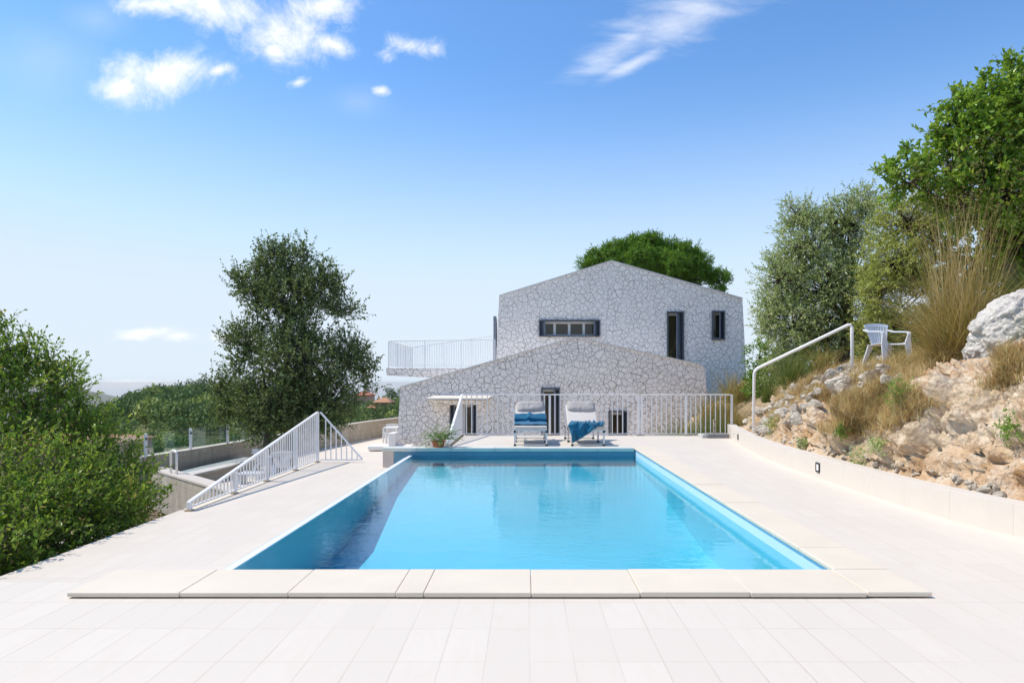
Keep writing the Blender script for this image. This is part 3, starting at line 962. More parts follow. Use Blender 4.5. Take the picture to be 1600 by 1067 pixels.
for i in range(86):        # grey broken rocks below and along the handrail
    t_ = random.random()
    px = 1172 + 165 * t_ + random.gauss(0, 6)
    py = 668 - 88 * t_ + random.uniform(-16, 34 - 6 * t_) - 8
    place_rock(px, py, random.choice((.06, .08, .10, .13, .17)), 'grey broken limestone rock on the bank below the white handrail', 'grey rocks below the handrail')
for i in range(26):
    place_rock(random.uniform(1300, 1440), random.uniform(562, 600), random.choice((.07, .1, .14)), 'pale limestone rock on the brow of the bank near the white chair', 'pale rocks near the chair')
for i in range(80):       # rubble along the back of the low wall
    px = random.uniform(1195, 1575)
    py = np.interp(px, [1180, 1250, 1330, 1420, 1500, 1600], [676, 702, 722, 742, 762, 786]) - random.uniform(2, 15)
    place_rock(px, py, random.choice((.018, .024, .03, .04, .055)), 'small pale stone in the rubble along the back of the low wall', 'small stones along the low wall', sink=.2)

# big white boulder at the right edge
bp = Vector(P(1606, 520, 8.6))
bo = bmesh.new()
bmesh.ops.create_icosphere(bo, subdivisions=6, radius=1)
p = np.array([v.co[:] for v in bo.verts])
f1, f2, c_ = worley(p * 1.6 + 3, 3)
d = 1 + (c_ - .5) * .16 + .12 * fbm(p * 1.2 + 5, 4, 2) + .075 * fbm((p + .2 * fbm(p * 2, 3, 6)[:, None]) @ np.array([[.8, 0, .6], [0, 1, 0], [-.6, 0, .8]]) * np.array([10, 8, 2.6]), 4, 8, ridged=True) + .035 * fbm(p * 15, 4, 4, ridged=True) - .05 * np.exp(-((f2 - f1) / .06) ** 2)
q = p * d[:, None] * np.array([.62, .56, .54])
q[:, 0] += q[:, 2] * .35
for v, c_ in zip(bo.verts, q): v.co = c_
bme = bpy.data.meshes.new('boulder'); bo.to_mesh(bme); bo.free()
bme.polygons.foreach_set('use_smooth', [True] * len(bme.polygons))
o = link_mesh('boulder', bme, M['boulder']); o.location = bp
tag(o, 'large whitish pitted boulder on top of the bank beside the tall dry grass', 'boulder')

# ------------------------------------------------------------------ plants
def leaf_quads(p, a, n, L, W):
    """rhombic leaves: base p, axis a, normal n"""
    s = unit(np.cross(a, n)) * (W[:, None] * .5)
    n2 = unit(np.cross(s, a))
    m = p + a * (L * .45)[:, None]
    v = np.stack([p, m + s + n2 * (W * .12)[:, None], p + a * L[:, None] - n2 * (L * .1)[:, None], m - s + n2 * (W * .12)[:, None]], 1)
    return v.reshape(-1, 3)


def crown_points(lobes, per_m2, shell=(.35, 1.05), g=rng):
    """clump centres spread through the lobes' volume, denser outside, with outward directions"""
    C, D = [], []
    for (c, r) in lobes:
        r = np.array(r)
        n = max(3, int(per_m2 * 4 * math.pi * (r[0] * r[1] + r[0] * r[2] + r[1] * r[2]) / 3))
        u = unit(g.normal(size=(n, 3)))
        k = shell[0] + (shell[1] - shell[0]) * g.random(n) ** .55
        C.append(np.array(c) + u * r * k[:, None]); D.append(unit(u / r))
    return np.concatenate(C), np.concatenate(D)


def foliage(C, D, twigs, tl, leaves, L, W, up=.4, out=.8, rnd=.7, droop=.0, g=rng, angle=.9, bias=0.0):
    """twigs round each clump centre with leaves along them; returns leaf verts, leaf rnd, twig segments"""
    n = len(C) * twigs
    c = np.repeat(C, twigs, 0); d = np.repeat(D, twigs, 0)
    td = unit(d * out + g.normal(size=(n, 3)) * rnd + np.array([0, 0, up]))
    ln = tl * g.uniform(.5, 1.3, n)
    st = c + g.normal(size=(n, 3)) * tl * .25
    t_ = (np.arange(leaves) + .5) / leaves
    pos = st[:, None, :] + td[:, None, :] * (ln[:, None] * t_)[:, :, None]
    pos[:, :, 2] -= (droop * ln[:, None] * t_ ** 2)
    pos = pos.reshape(-1, 3)
    ax = unit(np.repeat(td, leaves, 0) * .7 + g.normal(size=pos.shape) * angle)
    nr = unit(g.normal(size=pos.shape) + np.array([0, 0, .9]))
    m = len(pos)
    size = g.uniform(.65, 1.25, m)
    v = leaf_quads(pos, ax, nr, L * size, W * size * g.uniform(.8, 1.2, m))
    tone = np.repeat(g.normal(0, .16, n), leaves)                  # twigs differ in tone
    tip = np.tile(t_, n) * bias
    r = np.clip(g.normal(.45, .2, m) + tone + tip, 0, 1)
    return v, np.repeat(r, 4), (st, st + td * ln[:, None])


def seg_mesh_arrays(a, b, r0, r1):
    """three sided sticks from a to b"""
    d = unit(b - a)
    ref = np.where(np.abs(d[:, 2:3]) > .9, np.array([[1., 0, 0]]), np.array([[0, 0, 1.]]))
    s = unit(np.cross(d, ref)); u = np.cross(s, d)
    vs = []
    for p, r in ((a, r0), (b, r1)):
        for k in range(3):
            an = 2 * math.pi * k / 3
            vs.append(p + (s * math.cos(an) + u * math.sin(an)) * r)
    v = np.stack(vs, 1).reshape(-1, 3)
    n = len(a)
    base = (np.arange(n) * 6)[:, None]
    f = np.concatenate([base + np.array([[k, (k + 1) % 3, 3 + (k + 1) % 3, 3 + k]]) for k in range(3)], 0)
    return v, f


def make_tree(name, label, cat, base, lobes, leaf, bark, twig, fork=.45, r0=.15, group=None, stems=1, seed=1, trunk_lean=None, keep=None):
    """trunk with limbs to every lobe and branches to every clump; crown of leaf sized faces"""
    g = np.random.default_rng(seed)
    rd = random.Random(seed)
    root = empty(name, base, label, cat, group)
    b0 = Vector(base)
    C, D = crown_points(lobes, leaf['dens'], leaf.get('shell', (.35, 1.05)), g)
    if keep is not None:
        kk = keep(C); C, D = C[kk], D[kk]
    v, r, (sa, sb) = foliage(C, D, leaf['twigs'], leaf['tl'], leaf['n'], leaf['L'], leaf['W'], leaf.get('up', .4), leaf.get('out', .8), leaf.get('rnd', .7), leaf.get('droop', 0), g, leaf.get('angle', .9), leaf.get('bias', 0))
    f = np.arange(len(v)).reshape(-1, 4)
    link_mesh('crown', np_mesh('crown', v, f, {'rnd': r}), leaf['mat'], root)
    mb = MB()
    cen = Vector(np.mean([c for c, _ in lobes], 0))
    allc = [Vector(c) for c, _ in lobes]
    for k in range(stems):
        off = Vector((rd.uniform(-1, 1), rd.uniform(-1, 1), 0)) * (.0 if stems == 1 else r0 * 1.6)
        fk = b0.lerp(cen, fork) + Vector((rd.uniform(-.1, .1), rd.uniform(-.1, .1), 0)) + off * 2
        if trunk_lean is not None: fk = Vector(trunk_lean)
        mid = b0.lerp(fk, .5) + Vector((rd.uniform(-.08, .08), rd.uniform(-.06, .06), 0)) + off
        mb.tube([b0 + off - Vector((0, 0, .15)), b0 + off + Vector((0, 0, .05)), mid, fk], [r0 * 1.5, r0 * 1.15, r0 * .9, r0 * .72], 9)
        for i, c in enumerate(allc):
            if i % stems != k: continue
            m1 = fk.lerp(c, .45) + Vector((rd.uniform(-.15, .15), rd.uniform(-.15, .15), .12 * (c - fk).length))
            q_ = min(1, lobes[i][1][0] / .7)
            mb.tube([fk, m1, c], [r0 * .5 * q_, r0 * .32 * q_, r0 * .12 * q_], 6)
    # branches from the lobe centres to the clumps
    cn = np.array([c for c, _ in lobes])
    near = np.argmin(np.linalg.norm(C[:, None] - cn[None], axis=2), 1)
    v1, f1_ = seg_mesh_arrays(cn[near], C, r0 * .10, r0 * .03)
    v2, f2_ = seg_mesh_arrays(sa, sb, twig, twig * .4)
    vt = np.array(mb.v); ft = [q for q in mb.f]
    bm_v = np.concatenate([vt, v1, v2]); fq = np.array([q for q in ft if len(q) == 4])
    fall = np.concatenate([fq, f1_ + len(vt), f2_ + len(vt) + len(v1)])
    link_mesh('trunk', np_mesh('trunk', bm_v, fall, smooth=True), bark, root)
    return root


def lob(px, py, Y, rx, rz=None, ry=None):
    rz = rx if rz is None else rz
    s = Y / F
    return (P(px, py, Y), (rx * s, (ry or rx) * s, rz * s))


# leafy shrub at the left edge of the deck
L_ = [lob(212, 772, 9.9, 32, 42), lob(166, 740, 9.8, 54, 62), lob(112, 694, 9.7, 62, 76), lob(45, 640, 9.3, 82, 88), lob(-60, 640, 8.8, 110),
      lob(78, 780, 8.2, 78, 90), lob(-25, 790, 7.3, 105, 100), lob(150, 795, 8.8, 60, 55), lob(-10, 850, 6.5, 60, 60), lob(200, 808, 9.4, 34, 34),
      lob(14, 545, 9.2, 12, 46), lob(76, 575, 9.6, 20, 38), lob(92, 615, 9.8, 24, 44), lob(108, 655, 9.9, 18, 34), lob(158, 702, 10.0, 18, 32), lob(48, 565, 9.4, 20, 32), lob(-30, 540, 9.0, 50, 60), lob(100, 585, 9.8, 7, 24), lob(212, 738, 10.0, 11, 24)]
L_ += [((-5.55, Y, .0), (.75, .6, .65)) for Y in (5.4, 6.0, 6.7, 7.4, 8.1, 8.8)] + [((-5.7, Y, -.6), (.8, .6, .5)) for Y in (5.5, 6.6, 7.7)]
make_tree('leafy_shrub', 'big bright green leafy shrub with reddish tips beside the left edge of the deck', 'shrub', (-6.6, 8.3, -1.0), L_,
          dict(mat=M['lf_shrub'], dens=20, twigs=4, tl=.26, n=9, L=.062, W=.031, up=.75, out=.75, rnd=.5, angle=.8, bias=.12, shell=(.3, 1.02)), M['bark'], .004, .3, .06, stems=3, seed=3, keep=lambda C: C[:, 0] + .60 * np.maximum(C[:, 2] - .1, 0) < -4.9)

# dark holm oak behind the railing
L_ = [lob(426, 416, 19, 24, 32), lob(458, 420, 19.2, 24, 34), lob(398, 452, 18.8, 28, 34), lob(500, 458, 19, 32, 36), lob(446, 480, 18.6, 48, 48), lob(536, 486, 19.3, 20, 18),
      lob(386, 545, 18.6, 34, 40), lob(470, 565, 18.3, 60, 58), lob(545, 560, 19, 30, 40), lob(368, 622, 18.8, 28, 34), lob(430, 632, 18.3, 58, 46), lob(510, 630, 18.6, 48, 46),
      lob(372, 445, 19, 9, 20), lob(574, 590, 19, 12, 30), lob(410, 668, 18.2, 36, 16), lob(490, 660, 18.4, 40, 22), lob(419, 392, 19, 7, 16), lob(442, 396, 19, 6, 14), lob(506, 422, 19, 6, 20),
      lob(350, 600, 18.8, 12, 16), lob(522, 446, 19.2, 9, 18), lob(480, 395, 19, 8, 18), lob(352, 650, 18.8, 16, 20)]
L_ = [(c, tuple(q * .88 for q in r)) for c, r in L_]
make_tree('holm_oak', 'dark dense evergreen oak standing behind the white triangular railing', 'tree', (-6.75, 19, PZ), L_,
          dict(mat=M['lf_holm'], dens=25, twigs=4, tl=.40, n=10, L=.08, W=.045, up=.75, out=.8, rnd=.5, shell=(.25, 1.06)), M['greybark'], .005, .35, .13, stems=3, seed=5)

# trees above the bank
oz = drop(8.1, 17.5)[2]
L_ = [lob(1255, 390, 17.6, 46, 50), lob(1325, 352, 17.8, 42, 48), lob(1222, 440, 17.4, 36, 44), lob(1288, 455, 17.4, 52, 50), lob(1238, 512, 17.2, 44, 46), lob(1335, 430, 17.7, 36, 50), lob(1205, 495, 17.4, 24, 36), lob(1290, 525, 17.6, 36, 32), lob(1350, 320, 17.9, 20, 26), lob(1245, 335, 17.7, 22, 20), lob(1225, 568, 17.8, 26, 30), lob(1345, 520, 18.4, 30, 36)]
make_tree('olive_tree', 'silvery grey green olive tree with a leaning dark trunk beside the handrail', 'tree', (P(1312, 572, 17.5)[0], 17.5, oz - .1), L_,
          dict(mat=M['lf_olive'], dens=26, twigs=4, tl=.30, n=9, L=.085, W=.027, up=.35, out=.7, rnd=.7, shell=(.3, 1.06)), M['bark'], .004, .4, .17, seed=8, trunk_lean=P(1328, 505, 17.5))
oz = drop(P(1450, 560, 15.6)[0], 15.6)[2]
L_ = [lob(1418, 352, 15.6, 52, 46), lob(1398, 420, 15.4, 50, 48), lob(1462, 350, 15.8, 38, 44), lob(1372, 462, 15.4, 30, 40), lob(1440, 425, 15.6, 42, 44), lob(1392, 505, 15.5, 34, 34), lob(1365, 520, 16, 26, 40), lob(1430, 515, 16, 40, 40), lob(1490, 480, 16, 40, 40)]
make_tree('olive_tree', 'yellowish green fine leaved tree above the white plastic chair', 'tree', (P(1478, 560, 15.6)[0], 15.6, oz - .1), L_,
          dict(mat=M['lf_olive2'], dens=34, twigs=4, tl=.24, n=10, L=.062, W=.022, up=.3, out=.7, rnd=.7, shell=(.3, 1.04)), M['bark'], .004, .45, .10, seed=9, trunk_lean=P(1492, 440, 15.6))
oz = drop(P(1590, 520, 14.4)[0], 14.4)[2]
L_ = [lob(1600, 190, 14.2, 72, 66), lob(1528, 225, 14.0, 52, 56), lob(1478, 268, 13.8, 44, 48), lob(1425, 284, 13.8, 30, 26), lob(1560, 305, 13.9, 58, 50), lob(1650, 290, 14.2, 90), lob(1602, 122, 14.3, 30, 26), lob(1490, 185, 13.9, 26, 28), lob(1650, 150, 14.5, 60), lob(1500, 330, 14.0, 36, 26), lob(1590, 380, 14.4, 50, 40), lob(1445, 255, 13.9, 14, 18), lob(1560, 165, 14.1, 40, 36), lob(1680, 400, 14.5, 80, 70), lob(1520, 405, 15.5, 40, 40), lob(1580, 450, 15.5, 50, 40)]
L_ += [lob(1392, 268, 13.9, 8, 10), lob(1418, 250, 13.9, 9, 12), lob(1462, 205, 13.9, 9, 12), lob(1505, 150, 14, 14, 16), lob(1540, 140, 14.1, 12, 14), lob(1575, 95, 14.2, 10, 14)]
make_tree('oak_tree', 'tall broad leaved oak with big bright green leaves at the top right above the grass', 'tree', (P(1600, 520, 14.4)[0], 14.4, oz - .1), L_,
          dict(mat=M['lf_oak'], dens=12, twigs=4, tl=.30, n=8, L=.125, W=.075, up=.35, out=.8, rnd=.6, shell=(.3, 1.05)), M['bark'], .006, .5, .17, seed=11)
L_ = [lob(912, 419, 49, 9, 7), lob(934, 408, 49, 17, 12), lob(962, 397, 49, 20, 14), lob(990, 386, 49, 18, 13), lob(1014, 382, 49, 17, 12), lob(1040, 389, 49.5, 17, 11), lob(1066, 398, 49, 20, 14), lob(1090, 413, 49, 17, 14),
      lob(1108, 430, 50, 13, 10), lob(1124, 440, 49.5, 12, 12), lob(1010, 408, 51, 44, 20), lob(960, 418, 51, 30, 14), lob(1060, 422, 51, 36, 18), lob(1030, 440, 52, 56, 18), lob(1000, 402, 48, 22, 12), lob(1048, 412, 48, 24, 12), lob(975, 414, 48, 20, 10)]
make_tree('stone_pine', 'round topped green pine tree showing behind the house roof', 'tree', (P(1020, 640, 51)[0], 51, -1.0), L_,
          dict(mat=M['lf_pine'], dens=9, twigs=5, tl=.42, n=9, L=.30, W=.055, up=.5, out=.9, rnd=.5, shell=(.45, 1.06)), M['bark'], .012, .72, .3, seed=13)
bz_ = drop(P(1185, 600, 20)[0], 20)[2]
L_ = [lob(1186, 560, 20, 17, 24), lob(1196, 600, 20, 26, 28), lob(1180, 612, 19.5, 13, 26), lob(1215, 590, 20.5, 24, 30)]
make_tree('leafy_bush', 'bright green leafy bush between the house corner and the olive tree', 'bush', (P(1195, 640, 20)[0], 20, bz_ - .1), L_,
          dict(mat=M['lf_bush'], dens=22, twigs=4, tl=.25, n=8, L=.085, W=.045, up=.5), M['bark'], .004, .4, .04, stems=2, seed=15)
# thick growth behind the trees that closes the view under the crowns
L_ = [lob(1255, 575, 21, 34, 34), lob(1310, 560, 21.5, 40, 40), lob(1370, 550, 20, 40, 34), lob(1430, 545, 19, 45, 34), lob(1490, 530, 18.5, 40, 40)]
make_tree('leafy_bush', 'dark green shady undergrowth bush behind the white chair and the olive trunk', 'bush', (P(1370, 600, 20.5)[0], 20.5, drop(P(1370, 600, 20.5)[0], 20.5)[2] - .1), L_,
          dict(mat=M['lf_bush'], dens=14, twigs=4, tl=.32, n=8, L=.10, W=.05, up=.4), M['bark'], .004, .4, .05, stems=3, seed=17)


# ------------------------------------------------------------------ grasses
def blades(c, radius, n, length, lean, width, droop, az=None, azs=3.2, g=rng, segs=5, tone=(.45, .25)):
    """arching strips: returns verts, faces, rnd"""
    c = np.asarray(c, float)
    k = len(c) if c.ndim == 2 else n
    a = (g.uniform(-math.pi, math.pi, k) if az is None else g.normal(az, azs, k))
    rr = radius * np.sqrt(g.random(k))
    th = g.uniform(-math.pi, math.pi, k)
    base = c + np.stack([rr * np.cos(th), rr * np.sin(th), np.zeros(k)], 1)
    L = g.uniform(length[0], length[1], k)
    le = np.abs(g.normal(lean[0], lean[1], k))
    dirh = np.stack([np.cos(a), np.sin(a), np.zeros(k)], 1)
    side = np.stack([-np.sin(a), np.cos(a), np.zeros(k)], 1)
    roll = g.normal(0, .8, k)
    side = unit(side * np.cos(roll)[:, None] + dirh * np.sin(roll)[:, None])
    W = width * g.uniform(.6, 1.3, k)
    dp = droop * g.uniform(.5, 1.5, k)
    vs, p = [], base.copy()
    for i in range(segs):
        t_ = i / (segs - 1)
        w = W * (1 - t_ ** 1.6 * .88)
        vs += [p - side * w[:, None] / 2, p + side * w[:, None] / 2]
        ang = le + dp * t_
        p = p + (dirh * np.sin(ang)[:, None] + np.array([0, 0, 1]) * np.cos(ang)[:, None]) * (L / (segs - 1))[:, None]
    v = np.stack(vs, 1).reshape(-1, 3)
    b = (np.arange(k) * segs * 2)[:, None]
    f = np.concatenate([b + np.array([[2 * i, 2 * i + 1, 2 * i + 3, 2 * i + 2]]) for i in range(segs - 1)], 0)
    r = np.clip(g.normal(tone[0], tone[1], k), 0, 1)
    return v, f, np.repeat(r, segs * 2), p


def join(parts):
    vs, fs, rs, o = [], [], [], 0
    for v, f, r, *_ in parts:
        vs.append(v); fs.append(f + o); rs.append(r); o += len(v)
    return np.concatenate(vs), np.concatenate(fs), np.concatenate(rs)


def clump(name, label, base, parts, mat, group=None):
    v, f, r = join(parts)
    o = link_mesh(name, np_mesh(name, v - np.array(base), f, {'rnd': r}), mat)
    o.location = base
    return tag(o, label, 'grass clump', group)


def seeds(tips, n, L, g=rng):
    """small drooping spikelets round stem tips"""
    k = len(tips) * n
    p = np.repeat(tips, n, 0) + g.normal(size=(k, 3)) * np.array([.025, .025, .09])
    v = leaf_quads(p, unit(g.normal(size=(k, 3)) + np.array([0, 0, -.3])), unit(g.normal(size=(k, 3))), g.uniform(.5, 1.2, k) * L, np.full(k, .006))
    return v, np.arange(len(v)).reshape(-1, 4), np.full(len(v), .7)


b = P(1502, 565, 9.7)
gz = drop(b[0], 9.7)[2]
b = (b[0], 9.7, gz - .03)
b1 = blades(np.array(b), .32, 2000, (.7, 1.6), (.40, .32), .009, .85, tone=(.55, .22))
b2 = blades(np.array(b), .34, 330, (1.5, 2.55), (.12, .08), .0085, .22, tone=(.6, .15))
b3 = blades(np.array(b), .40, 1500, (.4, 1.0), (.95, .35), .0075, 1.1, tone=(.62, .15))
clump('tall_grass', 'tall dry brown tussock of grass with upright stems beside the white boulder', b, [b1, b2, b3, seeds(b2[3], 4, .045)], M['lf_straw'])
b = P(1420, 575, 11.2); gz = drop(b[0], 11.2)[2]; b = (b[0], 11.2, gz)
clump('tall_grass', 'pale straw coloured drooping grass tuft in front of the white chair', b, [blades(np.array(b), .30, 620, (.25, .75), (.85, .4), .006, 1.2, tone=(.7, .12))], M['lf_straw'])
b = P(1628, 470, 9.6); gz = drop(b[0], 9.6)[2]; b = (b[0], 9.6, gz)
clump('green_grass', 'yellow green arching grass tuft behind the white boulder', b, [blades(np.array(b) + np.array([0, 0, .2]), .25, 900, (.7, 1.5), (.5, .3), .011, 1.0, az=math.pi * .95, azs=1.3)], M['lf_green'])
b = P(1645, 585, 7.6); gz = drop(b[0], 7.6)[2]; b = (b[0], 7.6, gz)
clump('green_grass', 'yellow green grass tuft hanging over the rock at the right edge', b, [blades(np.array(b), .15, 420, (.3, .75), (.9, .3), .008, .9, az=math.pi * .95, azs=1.0)], M['lf_green'])
b = P(1085, 665, 18.5); gz = drop(b[0], 18.5)[2]; b = (b[0], 18.5, gz)
c1 = blades(np.array(b) + np.array([0, 0, .1]), .75, 2600, (.9, 1.75), (.42, .28), .011, .9)
c2 = blades(np.array(b) + np.array([.4, 0, .2]), .40, 70, (1.8, 2.9), (.35, .2), .010, .65, az=math.pi * .98, azs=.6, tone=(.85, .1))
c3 = blades(np.array(b) + np.array([.85, 0, .3]), .25, 26, (2.0, 3.2), (.08, .05), .012, .12, tone=(.8, .08))
clump('tall_grass', 'greenish tussock with arching straw stems behind the end of the balustrade', b, [c1, c2, c3, seeds(c2[3], 10, .06)], M['lf_green'])
for (x, Y, n, ln, lab) in ((4.6, 18.35, 900, (.7, 1.5), 'low greenish tussock behind the parasol base'), (5.15, 18.5, 900, (.6, 1.3), 'greenish tussock behind the last bars of the balustrade'), (5.75, 18.2, 700, (.5, 1.1), 'dry yellowish tussock just right of the balustrade end post'),
                           (5.6, 20.0, 800, (.6, 1.4), 'dry straw coloured tussock at the foot of the house wall'), (6.4, 20.6, 800, (.5, 1.3), 'dry straw coloured tussock below the bright green bush')):
    gz = drop(x, Y)[2]
    clump('grass_tuft', lab, (x, Y, gz), [blades(np.array((x, Y, gz)), .45, n, ln, (.4, .28), .012, .9)], M['lf_green'] if 'greenish' in lab else M['lf_straw'])
for (px, py, Y, n, ln, lab) in ((1240, 628, 15.6, 700, (.5, 1.25), 'fresh green arching grass tuft behind the handrail'), (1205, 640, 16.8, 420, (.35, 1.0), 'tall thin mixed grass between the handrail foot and the bush'), (1165, 655, 17.7, 360, (.4, 1.3), 'dry thin grass tuft at the end post of the balustrade'), (1285, 596, 15.6, 300, (.3, .9), 'straw coloured grass tuft at the foot of the olive trunk')):
    x = P(px, py, Y)[0]; gz = drop(x, Y)[2]
    clump('grass_tuft', lab, (x, Y, gz), [blades(np.array((x, Y, gz)), .22, n, ln, (.4, .28), .010, .9)], M['lf_green'] if 'straw' not in lab and 'dry' not in lab else M['lf_straw'])

# dry ground cover on the bank
pts_, ln_ = [], []
for i in range(13000):
    px, py = random.uniform(1170, 1600), random.uniform(545, 735)
    top = np.interp(px, [1170, 1250, 1330, 1420, 1500, 1600], [640, 600, 566, 560, 556, 555])
    low = np.interp(px, [1170, 1230, 1330, 1400, 1450, 1520, 1600], [664, 676, 680, 672, 634, 604, 598])
    if py < top - 8 or py > low + random.gauss(0, 7): continue
    p, n = hit(px, py)
    if p is None or p.y > 20: continue
    if fbm(np.array([p[:]]) * .9, 2, s=77)[0] < (-.24 if px < 1430 else -.33): continue
    pts_.append(p[:])
pts_ = np.array(pts_)
rep = np.repeat(pts_, 11, 0)
v, f, r, _ = blades(rep, .08, 0, (.06, .24), (.7, .5), .0052, .8, segs=3, tone=(.42, .25))
o = link_mesh('dry_grass', np_mesh('dry_grass', v, f, {'rnd': r}), M['lf_dry']); tag(o, kind='stuff')

# small grey green weeds in the rubble
for k, (px, py, s_, lab) in enumerate(((1350, 716, .20, 'bushy grey green weed in the rubble behind the square wall lamp'), (1372, 696, .12, 'small grey green weed on the rock face above the bushy one'), (1262, 690, .14, 'low silvery weed near the bend of the low wall'),
                                       (1316, 674, .13, 'small fresh green weed on the brown rock'), (1213, 664, .22, 'round dark green weed beside the foot of the handrail'), (1408, 620, .2, 'bright green trailing weed among the dry grass'), (1580, 665, .16, 'sparse green weed on the pale cliff at the right edge'))):
    p, n = hit(px, py)
    if p is None: continue
    g = np.random.default_rng(100 + k)
    m = 46
    C = np.array(p[:]) + np.array(n[:]) * s_ * .35 + g.normal(size=(m, 3)) * s_ * .36
    v, r, (sa, sb) = foliage(C, unit(g.normal(size=(m, 3)) + np.array(n[:])), 2, s_ * .5, 6, .030, .013, .6, .6, .6, g=g)
    o = link_mesh('low_weed', np_mesh('low_weed', v - np.array(p[:]), np.arange(len(v)).reshape(-1, 4), {'rnd': r}), M['lf_olive'] if k in (0, 1, 2) else M['lf_bush'])
    o.location = p
    tag(o, lab, 'weed')
HAZE = 0.65e-4
# ------------------------------------------------------------------ sun loungers
def make_lounger(loc, rz, label):
    root = empty('sun_lounger', loc, label, 'sun lounger', 'sun loungers at the far end of the pool', rz)
    W = .335
    fr = MB()
    for s_ in (-1, 1): fr.bar((s_ * W, .03, .335), (s_ * W, 1.88, .335), .032, .045)
    for y in (.03, 1.12, 1.88): fr.bar((-W, y, .335), (W, y, .335), .03, .03)
    for k in range(16): fr.bar((-W + .02, .1 + k * .065, .345), (W - .02, .1 + k * .065, .345), .04, .012)
    fr.build('frame', M['alu'], root, world=False)
    for y in (.03, .98, 1.86):
        for s_ in (-1, 1):
            lg = MB().bar((s_ * W, y, .03), (s_ * W, y, .325), .036, .036).build('leg', M['alu'], root, world=False)
            MB().box(s_ * W - .026, s_ * W + .026, y - .026, y + .026, 0, .042).build('foot', M['black'], lg, bevel=.006, world=False)
            MB().box(s_ * W - .026, s_ * W + .026, y - .026, y + .026, .285, .328).build('joint', M['black'], lg, bevel=.006, world=False)
        MB().bar((-W, y, .03), (W, y, .03), .022, .026).build('runner', M['alu'], root, world=False)
    MB().box(-.345, .345, -.02, 1.18, .358, .425).build('seat_cushion', M['cushion'], root, bevel=.022, seg=4, smooth=True, world=False)
    a = R(37)
    ca, sa = math.cos(a), math.sin(a)
    bk = MB()
    for s_ in (-1, 1): bk.bar((s_ * W, 1.17, .34), (s_ * W, 1.17 + .66 * ca, .34 + .66 * sa), .03, .03)
    bk.bar((-W, 1.17 + .66 * ca, .34 + .66 * sa), (W, 1.17 + .66 * ca, .34 + .66 * sa), .03)
    bk.build('back_frame', M['alu'], root, world=False)
    me = MB().box(-.345, .345, 0, .68, .02, .075).mesh('back_cushion', True, .02, 3)
    me.transform(Matrix.Translation((0, 1.16, .36)) @ Matrix.Rotation(a, 4, 'X'))
    link_mesh('back_cushion', me, M['cushion'], root, False)
    return root, (a, ca, sa)


def pillow_mesh(name, w, h, d, seed, sag=.1):
    g = np.random.default_rng(seed)
    n, m = 30, 16
    V = []
    for side in (1, -1):
        for j in range(m + 1):
            for i in range(n + 1):
                x, y = i / n * 2 - 1, j / m * 2 - 1
                z = side * d * max(0, (1 - x ** 4) * (1 - y ** 4)) ** .45
                px = x * w / 2 * (1 - .06 * (1 - x * x) * 0 - .05 * y * y)
                py = y * h / 2 * (1 - .10 * x * x)
                V.append((px, py - sag * (1 - x * x) * .15 * (y > 0), z))
    V = np.array(V)
    V[:, 2] += .014 * fbm(V * np.array([9, 9, 4]) + seed, 3, seed, ridged=True) * np.sign(V[:, 2])
    F_ = []
    for s_ in (0, 1):
        b_ = s_ * (n + 1) * (m + 1)
        for j in range(m):
            for i in range(n):
                q = (b_ + j * (n + 1) + i, b_ + j * (n + 1) + i + 1, b_ + (j + 1) * (n + 1) + i + 1, b_ + (j + 1) * (n + 1) + i)
                F_.append(q if s_ == 0 else q[::-1])
    return np_mesh(name, V, np.array(F_), smooth=True)


def sheet(name, fn, nu_, nv_, mat, loc, rz, label, cat, group=None, thick=.012):
    V = np.array([fn(i / nu_, j / nv_) for j in range(nv_ + 1) for i in range(nu_ + 1)])
    F_ = np.array([(j * (nu_ + 1) + i, j * (nu_ + 1) + i + 1, (j + 1) * (nu_ + 1) + i + 1, (j + 1) * (nu_ + 1) + i) for j in range(nv_) for i in range(nu_)])
    o = link_mesh(name, np_mesh(name, V, F_, smooth=True), mat)
    o.location = loc; o.rotation_euler = (0, 0, rz)
    s_ = o.modifiers.new('thickness', 'SOLIDIFY'); s_.thickness = thick; s_.offset = 1
    return tag(o, label, cat, group)


l1p, l2p = (.085, 14.42, ZF), (1.30, 14.42, ZF)
for k, (lp, rz, lab) in enumerate(((l1p, 0, 'white and aluminium sun lounger with a blue towel laid flat across it'), (l2p, R(1.5), 'white and aluminium sun lounger with a crumpled blue towel hanging off its foot'))):
    root, (a, ca, sa) = make_lounger(lp, rz, lab)
    me = pillow_mesh('pillow', .66, .30, .075, 3 + k)
    me.transform(Matrix.Translation((.0 if k == 0 else .01, 1.16 + .56 * ca - .09 * sa, .37 + .56 * sa + .09 * ca)) @ Matrix.Rotation(a + .30, 4, 'X') @ Matrix.Rotation(R(-2 if k else 1.5), 4, 'Z'))
    link_mesh('pillow', me, M['pillow'], root, False)


def towel1(u, v):
    x = -.36 + .72 * u
    s_ = v * 1.22                        # distance along the seat from its foot
    w = .006 * math.sin(17 * u + 9 * v) + .010 * math.sin(5 * u - 13 * v + 1)
    if s_ < .98: y, z = .17 + s_, .432
    else:
        d = s_ - .98
        y, z = 1.15 + d * math.cos(R(37)) - .060 * min(1, d * 14), .432 + d * math.sin(R(37)) + .035 * min(1, d * 14)
    e = max(0, abs(x) - .345) / .015
    return (x * (1 - .0 * e), y + .01 * math.sin(9 * u), z + .008 + abs(w) * .9 - .03 * e ** 2 + (.035 * math.exp(-((u - .42 - .3 * (v - .8)) / .06) ** 2) if v > .72 else 0))


sheet('towel', towel1, 46, 60, M['towel'], l1p, 0, 'blue towel spread flat over the left sun lounger', 'towel')


